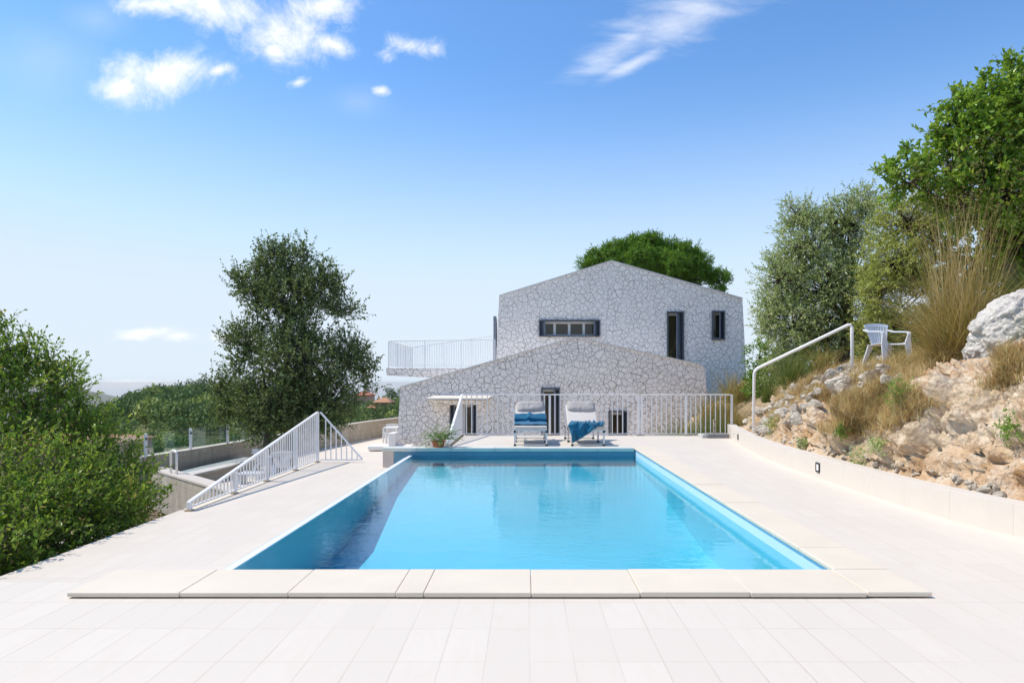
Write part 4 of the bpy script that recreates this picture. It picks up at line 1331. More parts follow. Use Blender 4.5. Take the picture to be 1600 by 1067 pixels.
def towel2(u, v):
    x = -.40 + .74 * u
    fold = .028 * math.sin(22 * u + 5 * v) + .018 * math.sin(41 * u - 8 * v + 2) + .02 * math.sin(9 * u + 14 * v)
    hang = .36 * max(0, 1 - u / .82) ** .8 + .015
    if v < .45:
        t_ = v / .45
        y = .40 - .44 * t_ + .05 * math.sin(11 * u)
        z = .448 + .045 * abs(math.sin(7 * u + 4 * t_)) + abs(fold) * .9
        if x < -.33: z -= (-.33 - x) * 1.4
    else:
        t_ = (v - .45) / .55
        y = -.045 - .018 * math.sin(3 * t_) + fold * .9 * t_ ** .5 - .02
        z = .452 + abs(fold) * .5 * (1 - t_) - hang * t_
        x += .10 * t_ * (1 - u) - .03
    return (x, y, z)


sheet('towel', towel2, 64, 60, M['towel'], l2p, R(1.5), 'crumpled blue towel draped over the foot of the right sun lounger', 'towel')

# ------------------------------------------------------------------ potted plant on the pool edge
pp = Vector((P(685, 695, 13.84)[0], 13.84, ZC + .003))
pot = empty('potted_plant', pp, 'leafy green plant in a terracotta pot on the far pool edge', 'potted plant')
MB().lathe([(0, 0), (.105, 0), (.13, .105), (.145, .107), (.147, .128), (.133, .13), (.128, .11), (0, .108)], 28, pp).build('pot', M['terracotta'], pot, smooth=False)
g = np.random.default_rng(21)
vs, rs, sta, stb = [], [], [], []
for k in range(46):
    az, le, Ln = g.uniform(0, 6.28), abs(g.normal(.75, .35)), g.uniform(.22, .50)
    p = np.array(pp[:]) + np.array([math.cos(az) * .05, math.sin(az) * .05, .11])
    ns = 9
    for i in range(ns):
        an = le + .9 * i / ns
        d = np.array([math.cos(az) * math.sin(an), math.sin(az) * math.sin(an), math.cos(an)])
        q = p + d * Ln / ns
        sta.append(p); stb.append(q)
        if i > 1:
            for sg_ in (-1, 1):
                sd = np.array([-math.sin(az), math.cos(az), .15]) * sg_
                ax = unit((d * .8 + sd * .9 + g.normal(size=3) * .2)[None])
                vs.append(leaf_quads(q[None], ax, unit((np.array([0, 0, 1]) + g.normal(size=3) * .4)[None]), np.array([.075 * (1.1 - .5 * i / ns)]), np.array([.026])))
                rs += [np.clip(g.normal(.5, .25), 0, 1)] * 4
        p = q
v = np.concatenate(vs)
link_mesh('foliage', np_mesh('foliage', v, np.arange(len(v)).reshape(-1, 4), {'rnd': np.array(rs)}), M['lf_pot'], pot)
v, f = seg_mesh_arrays(np.array(sta), np.array(stb), .003, .003)
link_mesh('stem', np_mesh('stem', v, f), M['stem'], pot)

# ------------------------------------------------------------------ parasol base by the balustrade
ux = P(1116, 680, 16.75)[0]
ub = empty('parasol_base', (ux, 16.75, ZF), 'grey concrete parasol base with a short drilled post at the end of the balustrade', 'parasol base')
MB().box(ux - .23, ux + .30, 16.5, 16.98, ZF, ZF + .10).build('slab', M['concslab'], ub, bevel=.012)
MB().box(ux - .34, ux - .232, 16.56, 17.0, ZF, ZF + .085).build('slab', plain('pale_slab', (.52, .52, .50), .85, .15, 8, .3), ub, bevel=.01)
MB().bar((ux + .01, 16.78, ZF + .101), (ux + .01, 16.78, ZF + .44), .058, .04).build('post', M['wood'], ub, bevel=.006)
for z in (.23, .39):
    MB().tube([(ux + .01, 16.74, ZF + z), (ux + .01, 16.765, ZF + z)], .014, 10).build('bolt', M['black'], ub)


# ------------------------------------------------------------------ white plastic chairs
def grid_surface(fn, nu_, nv_, thick):
    V = np.array([fn(i / nu_ * 2 - 1, j / nv_) for j in range(nv_ + 1) for i in range(nu_ + 1)])
    F_ = [(j * (nu_ + 1) + i, j * (nu_ + 1) + i + 1, (j + 1) * (nu_ + 1) + i + 1, (j + 1) * (nu_ + 1) + i) for j in range(nv_) for i in range(nu_)]
    nrm_ = np.zeros_like(V)
    for q in F_:
        n_ = np.cross(V[q[1]] - V[q[0]], V[q[3]] - V[q[0]]); n_ /= np.linalg.norm(n_) + 1e-9
        for i in q: nrm_[i] += n_
    nrm_ = unit(nrm_)
    N = len(V)
    W = np.concatenate([V + nrm_ * thick / 2, V - nrm_ * thick / 2])
    G = F_ + [tuple(i + N for i in q[::-1]) for q in F_]
    ring = [i for i in range(nu_ + 1)] + [j * (nu_ + 1) + nu_ for j in range(1, nv_ + 1)] + [nv_ * (nu_ + 1) + i for i in range(nu_ - 1, -1, -1)] + [j * (nu_ + 1) for j in range(nv_ - 1, 0, -1)]
    for a_, b_ in zip(ring, ring[1:] + ring[:1]): G.append((b_, a_, a_ + N, b_ + N))
    return W, G


def make_chair(loc, rz, label, sc=1.0, group=None):
    root = empty('plastic_chair', loc, label, 'chair', group, rz)
    mb = MB(); W, G = grid_surface(lambda u, v: (u * (.225 + .02 * (1 - v)), -.24 + .46 * v, .42 - .03 * v - .015 * (1 - u * u) - .03 * max(0, .12 - v) / .12), 10, 10, .012); mb.add(W, G)
    mb.build('seat', M['plastic'], root, smooth=False, world=False)
    # fan shaped back: eight slats between a top rail and the seat
    mb = MB()
    def back(u, v): return (u * (.17 + .10 * v), .22 + .10 * v + .035 * (1 - u * u), .40 + .40 * v + .03 * (1 - u * u) * v)
    W, G = grid_surface(lambda u, v: back(u, .86 + .14 * v), 12, 2, .016); mb.add(W, G)
    for k in range(9):
        u0 = -1 + 2 * k / 9 + .035; u1 = -1 + 2 * (k + 1) / 9 - .035
        W, G = grid_surface(lambda u, v: back(u0 + (u1 - u0) * (u + 1) / 2, v * .86), 1, 6, .010); mb.add(W, G)
    W, G = grid_surface(lambda u, v: back(u, .05 * v), 12, 1, .012); mb.add(W, G)
    mb.build('backrest', M['plastic'], root, world=False)
    for s_ in (-1, 1):
        mb = MB()
        pts_a = [(s_ * .265, .315, .70), (s_ * .285, .16, .655), (s_ * .29, -.08, .64), (s_ * .285, -.22, .625), (s_ * .275, -.265, .585)]
        for p, q in zip(pts_a, pts_a[1:]): mb.bar(p, q, .065, .026)
        mb.build('armrest', M['plastic'], root, bevel=.004, world=False)
        for fr in (True, False):
            mb = MB()
            if fr: pl_ = [(s_ * .275, -.262, .59, .055), (s_ * .250, -.25, .40, .13), (s_ * .280, -.285, 0, .06)]
            else: pl_ = [(s_ * .20, .20, .40, .12), (s_ * .27, .34, 0, .06)]
            for p, q in zip(pl_, pl_[1:]):
                w0, w1 = p[3], q[3]
                d = .028
                vs = []
                for (x, y, z, w) in (p, q):
                    vs += [(x - w / 2, y - d / 2, z), (x + w / 2, y - d / 2, z), (x + w / 2 - .012, y + d, z), (x - w / 2 + .012, y + d, z)]
                mb.add(vs, [(0, 1, 2, 3), (7, 6, 5, 4), (0, 4, 5, 1), (1, 5, 6, 2), (2, 6, 7, 3), (3, 7, 4, 0)])
            mb.build('leg', M['plastic'], root, world=False)
    root.scale = (sc, sc, sc)
    return root


cp = Vector(P(1386, 566, 13.6)); d_ = drop(cp.x, cp.y)
make_chair((cp.x, cp.y, 2.06), R(10), 'white plastic armchair standing on the brow of the bank by the tall grass', 1.02)
# stone shelf under its feet
rk = bpy.data.objects.new('limestone_rock', rock_mesh('limestone_rock', 23, 4, .22, .6)); COL.objects.link(rk)
rk.location = (cp.x - .05, cp.y, 2.06 - .235); rk.scale = (.72, .55, .37)
tag(rk, 'broad flat topped rock shelf under the white plastic armchair', 'rock')
make_chair((P(604, 690, 27.4)[0], 28.3, PZ), R(200), 'white plastic chair at the white table beside the house corner', 1.0, 'white chairs on the patio')
make_chair((P(426, 735, 18.6)[0] + .1, 18.0, PZ), R(150), 'white plastic chair seen through the triangular railing, the left one', .95, 'white chairs on the patio')
make_chair((P(452, 735, 18.6)[0] + .15, 17.5, PZ), R(210), 'white plastic chair seen through the triangular railing, the right one', .95, 'white chairs on the patio')

tb = empty('garden_table', (-5.2, 27.2, PZ), 'white garden table on the patio half hidden by the house corner', 'table')
MB().box(-5.62, -4.5, 26.8, 27.6, PZ + .70, PZ + .745).build('table_top', M['plastic'], tb, bevel=.01)
for x in (-5.52, -4.6):
    for y in (26.9, 27.5):
        MB().bar((x, y, PZ), (x, y, PZ + .70), .06, .06).build('leg', M['plastic'], tb)
MB().box(-5.56, -5.50, 26.96, 27.44, PZ + .36, PZ + .70).build('side_panel', M['plastic'], tb)
db = empty('daybed', (-5.1, 25.2, PZ), 'low white daybed with an upright end on the lower patio', 'daybed')
MB().box(-5.82, -4.2, 24.9, 25.7, PZ + .03, PZ + .20).build('base_cushion', M['whitemetal'], db, bevel=.06, seg=4)
MB().box(-5.06, -4.80, 24.92, 25.68, PZ + .202, PZ + .66).build('upright_end', M['whitemetal'], db, bevel=.03, seg=3)
lt_ = empty('low_table', (-6.9, 17.0, PZ), 'low white slab table behind the triangular railing', 'table')
MB().box(-7.15, -6.55, 16.75, 17.3, PZ + .22, PZ + .27).build('table_top', M['plastic'], lt_, bevel=.01)
for x in (-7.08, -6.62):
    MB().box(x - .03, x + .03, 16.8, 17.25, PZ + .004, PZ + .22).build('leg', M['plastic'], lt_)

# garden spotlight on the bank
sp, sn = hit(1311, 586)
sl = empty('garden_spotlight', sp, 'round metal garden spotlight among the rocks at the top of the handrail', 'spotlight')
c = sp + Vector((0, -.06, .10))
MB().tube([c + Vector((0, .14, -.01)), c + Vector((0, .02, 0)), c], [.05, .075, .078], 20).build('lamp_housing', M['frame'], sl)
ring = MB()
for k in range(24):
    a0, a1 = 2 * math.pi * k / 24, 2 * math.pi * (k + 1) / 24
    ring.bar(c + Vector((math.cos(a0) * .066, -.008, math.sin(a0) * .066)), c + Vector((math.cos(a1) * .066, -.008, math.sin(a1) * .066)), .02, .024)
ring.build('trim_ring', M['alu'], sl)
MB().tube([c + Vector((0, -.001, 0)), c + Vector((0, -.012, 0))], .03, 16).build('lens', M['whitemetal'], sl)
MB().bar(c + Vector((0, .05, -.05)), sp - Vector((0, 0, .05)), .025).build('stake', M['black'], sl)

# ------------------------------------------------------------------ hills beyond
PXC = [-900, 60, 150, 200, 235, 330, 400, 560, 620, 700, 1200, 2600]
CREST = [-26, -20, -14, -9.0, -5.5, -4.5, -5.5, -13, -10, -8, -6, -6]


def terrain_z(x, y):
    r = np.hypot(x, y)
    ang = np.arctan2(x, y)
    px = VX + F * np.tan(np.clip(ang, -1.2, 1.05))
    cr = np.interp(px, PXC, CREST)
    kn = np.array([0, 23, 28, 45, 90, 130, 200, 270, 330, 480, 900, 2500, 9000.])
    left = np.clip((-x - 4) / 10, 0, 1)
    out = np.zeros_like(r)
    vals = [-1.15 + 0 * cr, -1.15 + 0 * cr, -1.8 + 0 * cr, -4.5 + 0 * cr, -9.5 + 0 * cr, -10.0 + 0 * cr, (cr - 10) * .5, cr, cr - 1, cr - 16, cr - 60, -150 + 0 * cr, -330 + 0 * cr]
    V = np.stack(vals, -1)
    j = np.clip(np.searchsorted(kn, r, side='right') - 1, 0, len(kn) - 2)
    t_ = np.clip((r - kn[j]) / (kn[j + 1] - kn[j]), 0, 1)
    t_ = t_ * .4 + .6 * t_ * t_ * (3 - 2 * t_)
    a = np.take_along_axis(V, j[..., None], -1)[..., 0]; b = np.take_along_axis(V, (j + 1)[..., None], -1)[..., 0]
    return a + (b - a) * t_


nr_, na_ = 150, 200
rr = np.concatenate([[.5], 6 * (9000 / 6.) ** (np.arange(nr_ - 1) / (nr_ - 2))])
aa = np.linspace(-math.pi, math.pi, na_ + 1)
RR, AA = np.meshgrid(rr, aa, indexing='ij')
X_, Y_ = RR * np.sin(AA), RR * np.cos(AA)
Z_ = terrain_z(X_, Y_)
pf = np.stack([X_, Y_, Z_], 2).reshape(-1, 3)
amp = np.clip((RR.ravel() - 60) / 200, 0, 1) * 1.2
pf[:, 2] += fbm(pf * np.array([.02, .02, 0]), 4, 70) * amp
ix = np.arange(nr_ * (na_ + 1)).reshape(nr_, na_ + 1)
q = np.stack([ix[:-1, :-1], ix[1:, :-1], ix[1:, 1:], ix[:-1, 1:]], 2).reshape(-1, 4)
o = link_mesh('hill_terrain', np_mesh('hill_terrain', pf, q, smooth=True), M['ground']); tag(o, kind='structure')

t = NT('sea_water')
fr = t.bump(t.noise(t.geo(), .02, 4), .2, 1.0)
sea = MB()
n = 48
sea.v = [(0, 0, -260)] + [(24000 * math.sin(2 * math.pi * k / n), 24000 * math.cos(2 * math.pi * k / n), -260) for k in range(n)]
sea.f = [(0, 1 + k, 1 + (k + 1) % n) for k in range(n)]
o = sea.build('sea', t.done(t.bsdf((.10, .2, .28), .03))); tag(o, kind='structure')

# far blue mountain
mx = np.linspace(-1, 1, 90); my = np.linspace(-1, 1, 60)
MX, MY = np.meshgrid(mx, my, indexing='ij')
mp = np.stack([MX.ravel() * 1500, MY.ravel() * 900, np.zeros(MX.size)], 1)
hgt = np.clip(1 - np.hypot(MX, MY).ravel() ** 1.3, 0, 1)
mp[:, 2] = hgt * 330 * (1 + .18 * fbm(mp * .0022, 5, 33, ridged=True))
mc = P(-5, 598, 5200)
mp += np.array([mc[0], 5200, -290])
ix = np.arange(90 * 60).reshape(90, 60)
q = np.stack([ix[:-1, :-1], ix[1:, :-1], ix[1:, 1:], ix[:-1, 1:]], 2).reshape(-1, 4)
t = NT('mountain_scrub')
mcx = t.mix(t.noise(t.geo(), .006, 5, .65), (.06, .075, .04), (.16, .15, .11))
o = link_mesh('mountain', np_mesh('mountain', mp, q, smooth=True), t.done(t.bsdf(mcx, .95))); tag(o, kind='structure')

# road in the valley
rd_ = MB()
ra = [P(300, 690, 88), P(330, 690, 92), P(360, 690, 98), P(400, 690, 104), P(460, 690, 108)]
L1, L2 = [], []
for (x, y, _) in ra:
    z = float(terrain_z(np.array([x]), np.array([y]))[0]) + .5
    L1.append((x, y - 2.2, z)); L2.append((x - .3, y + 2.2, z + .25))
for i in range(len(ra) - 1):
    rd_.add([L1[i], L1[i + 1], L2[i + 1], L2[i]], [(0, 1, 2, 3)])
o = rd_.build('road', M['path']); tag(o, kind='structure')

# woods: one mass of trees too many to count
g = np.random.default_rng(55)
vs, rs = [], []
cnt = 0
while cnt < 620:
    px = g.uniform(120, 660)
    r = g.uniform(40, 300) if g.random() < .7 else g.uniform(150, 300)
    if 380 < px < 540 and r > 230: continue
    x, y = (px - VX) / F * r, r
    if 530 < px < 640 and 140 < r < 256 and g.random() < .8: continue
    if 285 < px < 470 and 80 < r < 112: continue
    if px < 245 and r < 62: continue
    z = float(terrain_z(np.array([x]), np.array([y]))[0])
    big = r > 150
    h = g.uniform(3.5, 6.5) if big else g.uniform(1.6, 3.6)
    if r < 70: h *= .6
    w = h * g.uniform(.45, .75)
    n = int(np.clip(260 * (h / 5) ** 1.2 * np.clip(220 / r, .7, 2.5), 90, 520))
    u = unit(g.normal(size=(n, 3))); k = g.uniform(.55, 1.05, n) ** .7
    lump = 1 + .28 * fbm(u * 2 + cnt, 2, 5)
    p = np.array([x, y, z + h * .55]) + u * (k * lump)[:, None] * np.array([w, w, h * .5])
    ls = np.clip(.13 * h * g.uniform(.6, 1.3, n), .12, .9)
    vs.append(leaf_quads(p, unit(g.normal(size=(n, 3)) + u * .6), unit(u + g.normal(size=(n, 3)) * .5), ls * 1.3, ls * .8))
    tone = g.choice([.15, .25, .4, .55, .85], p=[.3, .28, .22, .14, .06]) + (0.12 if r < 130 else 0)
    rs.append(np.repeat(np.clip(tone + g.normal(0, .10, n), 0, 1), 4))
    cnt += 1
v = np.concatenate(vs)
o = link_mesh('far_wood', np_mesh('far_wood', v, np.arange(len(v)).reshape(-1, 4), {'rnd': np.concatenate(rs)}), M['lf_wood']); tag(o, kind='stuff')

# the trees that stand out on the hill
HT = [(236, 612, 265, 13, 17, .15, 'dark tree with a split top on the left end of the hill crest'), (262, 613, 268, 17, 14, .12, 'broad dark tree second along the hill crest'), (300, 610, 268, 18, 16, .18, 'wide dark tree on the crest left of the highest one'),
      (322, 606, 270, 14, 17, .13, 'highest dark tree on the hill crest'), (306, 640, 190, 16, 18, .5, 'pale green round tree on the middle of the hillside'), (352, 660, 120, 16, 16, .85, 'yellow green tree at the left edge of the dark oak'),
      (272, 665, 150, 20, 12, .8, 'light yellow green bush low on the hillside above the glass'), (613, 614, 300, 16, 9, .12, 'dark round tree on the skyline right of the ochre house'), (548, 640, 150, 18, 20, .7, 'light green tree between the dark oak and the ochre house')]
for k, (px, py, r, wx, hz, tone, lab) in enumerate(HT):
    g = np.random.default_rng(300 + k)
    c = np.array(P(px, py, r)); s_ = r / F
    zt_ = float(terrain_z(np.array([c[0]]), np.array([c[1]]))[0])
    root = empty('hillside_tree', (c[0], c[1], zt_), lab, 'tree', 'trees that stand out on the hillside')
    n = 900
    nl = 6
    lc = g.normal(size=(nl, 3)) * np.array([.5, .4, .35]); pick = g.integers(0, nl, n)
    u = unit(g.normal(size=(n, 3)))
    p = c + (lc[pick] + u * g.uniform(.4, 1.0, n)[:, None] * .55) * np.array([wx * s_, wx * s_, hz * s_])
    ls = .10 * wx * s_ * g.uniform(.6, 1.3, n)
    vv_ = leaf_quads(p, unit(g.normal(size=(n, 3)) + u * .6), unit(u + g.normal(size=(n, 3)) * .5), ls * 1.4, ls)
    link_mesh('crown', np_mesh('crown', vv_, np.arange(len(vv_)).reshape(-1, 4), {'rnd': np.repeat(np.clip(tone + g.normal(0, .12, n), 0, 1), 4)}), M['lf_wood'], root)
    MB().tube([(c[0], c[1], zt_ - .3), (c[0] + .1, c[1], c[2])], [.35, .15], 7).build('trunk', M['bark'], root)


# ------------------------------------------------------------------ far houses
def blk(x0, y0, x1, y1, Y, d):
    a, c_ = P(x0, y1, Y), P(x1, y0, Y)
    return (a[0], c_[0], Y, Y + d, a[2], c_[2])


def hip(b6, over, h, name, parent, mat):
    x0, x1, y0, y1, _, z = b6
    x0 -= over; x1 += over; y0 -= over; y1 += over
    m = min(x1 - x0, y1 - y0) * .42
    z += .02
    mb = MB().add([(x0, y0, z), (x1, y0, z), (x1, y1, z), (x0, y1, z), (x0 + m, (y0 + y1) / 2, z + h), (x1 - m, (y0 + y1) / 2, z + h), (x0, y0, z - .18), (x1, y0, z - .18), (x1, y1, z - .18), (x0, y1, z - .18)],
                  [(0, 1, 5, 4), (1, 2, 5), (2, 3, 4, 5), (3, 0, 4), (6, 7, 1, 0), (7, 8, 2, 1), (8, 9, 3, 2), (9, 6, 0, 3), (9, 8, 7, 6)])
    return mb.build(name, mat, parent)


def win(b6, wx0, wy0, wx1, wy1, Y, parent):
    a, c_ = P(wx0, wy1, Y), P(wx1, wy0, Y)
    fr = MB().box(a[0], c_[0], Y - .12, Y + .1, a[2], c_[2]).build('window', M['winframe'] if False else M['frame'], parent)
    MB().box(a[0] + .12, c_[0] - .12, Y - .14, Y - .122, a[2] + .12, c_[2] - .12).build('pane', M['darkpane'], fr)


HY = 250
yh = empty('ochre_house', P(590, 652, HY), 'ochre two storey farmhouse with tiled roof in the valley beyond the patio', 'house')
B1 = blk(586, 628.5, 607.5, 658, HY, 9); B2 = blk(572.5, 637, 585.9, 658, HY - 1.5, 7)
MB().box(*B1).build('wall', M['yellowwall'], yh); MB().box(*B2).build('wall', M['yellowwall'], yh)
rf = hip(B1, .9, 1.7, 'roof', yh, M['rooftile']); hip(B2, .5, 1.1, 'roof', yh, M['rooftile'])
MB().box(*blk(590.5, 618, 592.5, 624, HY + 4, .8)).build('chimney', M['yellowwall'], rf)
for w in ((596.5, 631, 599.3, 638.3), (600.8, 631, 604.2, 638.3), (597, 645, 599.2, 648.5), (601, 641.5, 603.8, 648.5)): win(B1, *w, HY, yh)
for w in ((576, 638.5, 579, 642), (582, 644, 584.8, 648)): win(B2, *w, HY - 1.5, yh)
bl = MB().box(*blk(583, 639, 611, 640, HY - 1.2, 1.1)).build('balcony', plain('dark_balcony', (.16, .12, .10), .8), yh)

rh = empty('red_roof_house', P(566, 620, 310), 'house with a red tiled roof half hidden behind the dark oak', 'house')
B3 = blk(552, 617, 578, 630, 310, 10)
MB().box(*B3).build('wall', M['pinkwall'], rh); r_ = hip(B3, .8, 1.6, 'roof', rh, plain('red_tile', (.45, .15, .09), .85, .2, 2, .4))
for x in (572.5, 576): MB().box(*blk(x, 607, x + 1.4, 616, 314, .6)).build('chimney', M['pinkwall'], r_)
th = empty('crest_house', P(210, 625, 300), 'house with a flat tan roof on the left of the hill crest', 'house')
B4 = blk(194, 622, 224, 640, 300, 12)
MB().box(*B4).build('wall', M['yellowwall'], th)
MB().add([(B4[0] - 1, 299, B4[5] - .9), (B4[1] + 1, 299, B4[5] + .5), (B4[1] + 1, 313, B4[5] + 1.2), (B4[0] - 1, 313, B4[5] - .2), (B4[0] - 1, 299, B4[5] - 1.3), (B4[1] + 1, 299, B4[5] + .1), (B4[1] + 1, 313, B4[5] + .8), (B4[0] - 1, 313, B4[5] - .6)],
         [(0, 1, 2, 3), (7, 6, 5, 4), (0, 4, 5, 1), (1, 5, 6, 2), (2, 6, 7, 3), (3, 7, 4, 0)]).build('roof', M['tanroof'], th)
ph = empty('pink_house', P(205, 712, 52), 'pink walled house with a tiled roof below the left end of the glass balustrade', 'house')
B5 = list(blk(60, 694, 236, 760, 52, 7)); B5[1] = -32.4; B5[0] = -42
MB().box(*B5).build('wall', M['pinkwall'], ph)
z5 = B5[5]
MB().add([(B5[0] - .3, 51.6, z5 + .02), (B5[1] + .3, 51.6, z5 + .02), (B5[1] + .3, 59.4, z5 + .02), (B5[0] - .3, 59.4, z5 + .02), (B5[0] - .3, 55.5, z5 + .75), (B5[1] - 1.2, 55.5, z5 + .55)], [(0, 1, 5, 4), (1, 2, 5), (2, 3, 4, 5), (3, 0, 4), (3, 2, 1, 0)]).build('roof', M['rooftile'], ph)
win(B5, 140, 702, 146, 716, 52, ph)
for k, (px, y0, y1, r, lab) in enumerate(((604.5, 604, 630, 260, 'slim lattice mast on the skyline right of the ochre house'), (610.5, 611, 634, 240, 'wooden utility pole right of the slim mast'))):
    a, c_ = P(px, y1, r), P(px, y0, r)
    ms = empty('utility_pole', a, lab, 'pole')
    MB().tube([(a[0], r, a[2] - 3), c_], [.14, .08], 8).build('mast', M['wood'], ms)
    MB().bar((c_[0] - .8, r, c_[2] - .5), (c_[0] + .8, r, c_[2] - .5), .12).build('crossarm', M['wood'], ms)

# ------------------------------------------------------------------ the air
hz = MB().box(-25000, 25000, -25000, 25000, -345, 16).mesh('haze')
hm = bpy.data.materials.new('haze_air'); hm.use_nodes = True
hm.node_tree.nodes.clear()
ho = hm.node_tree.nodes.new('ShaderNodeOutputMaterial'); hv = hm.node_tree.nodes.new('ShaderNodeVolumePrincipled')
hv.inputs['Color'].default_value = (1, .97, .93, 1); hv.inputs['Density'].default_value = HAZE; hv.inputs['Anisotropy'].default_value = .2
hm.node_tree.links.new(hv.outputs[0], ho.inputs['Volume'])
if HAZE: tag(link_mesh('haze', hz, hm), kind='stuff')

# ------------------------------------------------------------------ sky, sun, camera
SUN_EL, SUN_AZ = R(57), R(-86)                 # azimuth from +Y towards +X
S = Vector((math.sin(SUN_AZ) * math.cos(SUN_EL), math.cos(SUN_AZ) * math.cos(SUN_EL), math.sin(SUN_EL)))
ld = bpy.data.lights.new('sun', 'SUN'); ld.energy = 2.4; ld.angle = R(.53); ld.color = (1, .915, .79)
lo = bpy.data.objects.new('sun', ld); COL.objects.link(lo)
lo.rotation_euler = S.to_track_quat('Z', 'Y').to_euler(); lo.location = S * 60

w = bpy.data.worlds.new('World'); scene.world = w
w.use_nodes = True
nt = w.node_tree
nt.nodes.clear()
W_ = NT.__new__(NT); W_.t = nt
sky = W_.n('ShaderNodeTexSky', sky_type='NISHITA')
sky.sun_disc = False; sky.sun_elevation = SUN_EL; sky.sun_rotation = SUN_AZ
sky.altitude = 0; sky.air_density = 1.0; sky.dust_density = .3; sky.ozone_density = 2.0
dirv = W_.n('ShaderNodeTexCoord').outputs['Generated']
sx = W_.n('ShaderNodeSeparateXYZ', {0: dirv})
dy = W_.math('MAXIMUM', sx.outputs[1], .02)
U = W_.math('DIVIDE', sx.outputs[0], dy); V_ = W_.math('DIVIDE', sx.outputs[2], dy)
uv = W_.n('ShaderNodeCombineXYZ', {0: U, 1: V_}).outputs[0]
front = W_.math('GREATER_THAN', sx.outputs[1], .1)


def cloud(blobs, scale, sharp, thr, rot=0, stretch=1.0, detail=12, rough=.6, amp=1.0, dist=.3):
    """cloud cover from soft ellipses (given as photo pixels) broken up by noise in the sky's own directions"""
    tot = None
    for (px, py, rx, ry, ang) in blobs:
        u0, v0 = (px - VX) / F, -(py - VY) / F
        a = R(ang)
        du_ = W_.math('SUBTRACT', U, u0); dv_ = W_.math('SUBTRACT', V_, v0)
        p_ = W_.math('ADD', W_.math('MULTIPLY', du_, math.cos(a) * F / rx), W_.math('MULTIPLY', dv_, math.sin(a) * F / rx))
        q_ = W_.math('ADD', W_.math('MULTIPLY', du_, -math.sin(a) * F / ry), W_.math('MULTIPLY', dv_, math.cos(a) * F / ry))
        d_ = W_.math('SQRT', W_.math('ADD', W_.math('MULTIPLY', p_, p_), W_.math('MULTIPLY', q_, q_)))
        m_ = W_.math('SUBTRACT', 1.0, d_)
        tot = m_ if tot is None else W_.math('MAXIMUM', tot, m_)
    mp_ = W_.n('ShaderNodeMapping', {'Vector': uv, 'Rotation': (0, 0, -R(rot)), 'Scale': (1, stretch, 1)}, vector_type='POINT').outputs[0]
    nz = W_.noise(mp_, scale, detail, rough, dist)
    val = W_.math('ADD', tot, W_.math('MULTIPLY', W_.math('SUBTRACT', nz, .5), amp))
    return W_.n('ShaderNodeMapRange', {0: val, 1: thr, 2: thr + sharp}, interpolation_type='SMOOTHSTEP').outputs[0]


c1 = cloud([(250, 118, 115, 46, 6), (190, 135, 70, 26, 0), (290, 105, 75, 40, 0), (340, 110, 30, 14, 15)], 11, 1.35, -.12, amp=2.8, rough=.72, dist=.35)
c2 = cloud([(330, 10, 190, 42, -8), (440, 45, 85, 62, -20), (230, 8, 100, 26, 0), (500, 10, 80, 30, 0), (520, 70, 45, 20, -25), (430, 80, 28, 30, 0)], 10, 1.35, -.15, amp=2.8, rough=.72, dist=.35)
c3 = cloud([(640, 72, 62, 22, -12), (605, 85, 26, 18, 20), (680, 75, 24, 20, 0), (465, 130, 24, 12, 20), (597, 142, 18, 10, 0)], 20, 1.5, .05, amp=3.2, rough=.72, dist=.35)
c4 = cloud([(985, 60, 130, 32, 33), (1040, 40, 150, 40, 15), (990, 100, 75, 13, 28), (1090, 10, 120, 34, 0)], 7, 1.6, -.1, rot=30, stretch=3.6, amp=2.4, rough=.62)
c5 = cloud([(225, 521, 70, 11, 6), (280, 525, 34, 9, 0), (350, 528, 30, 11, 0), (205, 600, 190, 7, 0)], 16, 1.1, -.1, stretch=2.4, amp=2.4)
c6 = cloud([(60, 90, 170, 120, 0), (150, 30, 120, 60, 0), (560, 160, 120, 60, 0)], 4, 1.6, .25, amp=1.2)
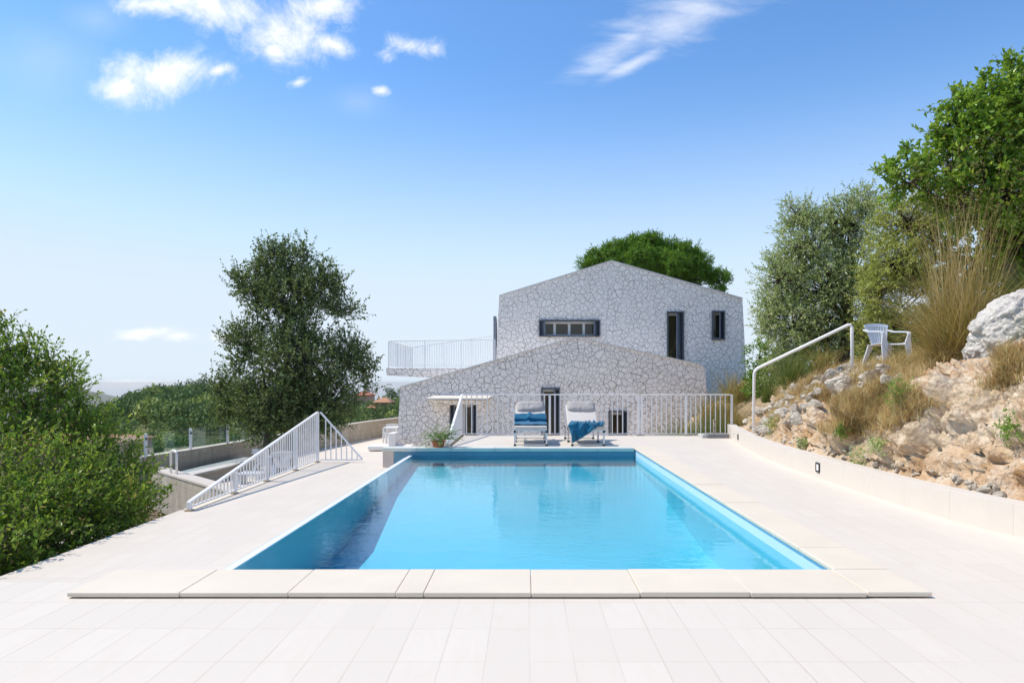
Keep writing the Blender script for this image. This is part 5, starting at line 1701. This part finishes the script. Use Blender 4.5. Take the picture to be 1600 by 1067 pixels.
cov = W_.math('MAXIMUM', W_.math('MAXIMUM', c1, c2), W_.math('MULTIPLY', c3, .85))
cov = W_.math('MAXIMUM', cov, W_.math('MULTIPLY', c4, .62))
cov = W_.math('MAXIMUM', cov, W_.math('MULTIPLY', c5, .75))
cov = W_.math('MAXIMUM', cov, W_.math('MULTIPLY', c6, .28))
cov = W_.math('MULTIPLY', cov, front)
CLOUD = 4.3
hs = W_.n('ShaderNodeHueSaturation', {'Hue': .50, 'Saturation': 1.10, 'Value': 1.0, 'Color': sky.outputs[0]}).outputs[0]
el_ = W_.n('ShaderNodeMapRange', {0: sx.outputs[2], 1: .0, 2: .46, 3: 1.0, 4: 0.0}, interpolation_type='SMOOTHERSTEP').outputs[0]
hs = W_.mix(1.0, hs, (.55, .69, .79), 'MULTIPLY')
hs = W_.mix(1.0, hs, (2.15, 2.85, 4.1), 'DARKEN')
hs = W_.mix(el_, hs, (2.75, 3.15, 3.55))
mixc = W_.n('ShaderNodeMix', data_type='RGBA')
W_.set(mixc, 0, cov); W_.set(mixc, 6, hs); W_.set(mixc, 7, (CLOUD, CLOUD * 1.0, CLOUD * 1.01, 1))
bg = W_.n("ShaderNodeBackground", {0: mixc.outputs[2], 1: .15})
wo = W_.n('ShaderNodeOutputWorld')
nt.links.new(bg.outputs[0], wo.inputs[0])

cd = bpy.data.cameras.new('camera')
cd.sensor_width = 36; cd.lens = F / 1600 * 36
cd.shift_x = -(VX - 800) / 1600; cd.shift_y = (VY - 533.5) / 1600
cd.clip_start = .05; cd.clip_end = 120000
co = bpy.data.objects.new('camera', cd); COL.objects.link(co)
co.location = EYE; co.rotation_euler = (R(90), 0, 0)
scene.camera = co
vs_ = scene.view_settings
vs_.view_transform = 'Standard'; vs_.look = 'None'; vs_.gamma = 1; vs_.use_curve_mapping = False
vs_.exposure = 0.90
scene.render.film_transparent = False
cy = scene.cycles
cy.max_bounces = 12; cy.transparent_max_bounces = 24; cy.caustics_reflective = False; cy.caustics_refractive = False
cy.use_denoising = True
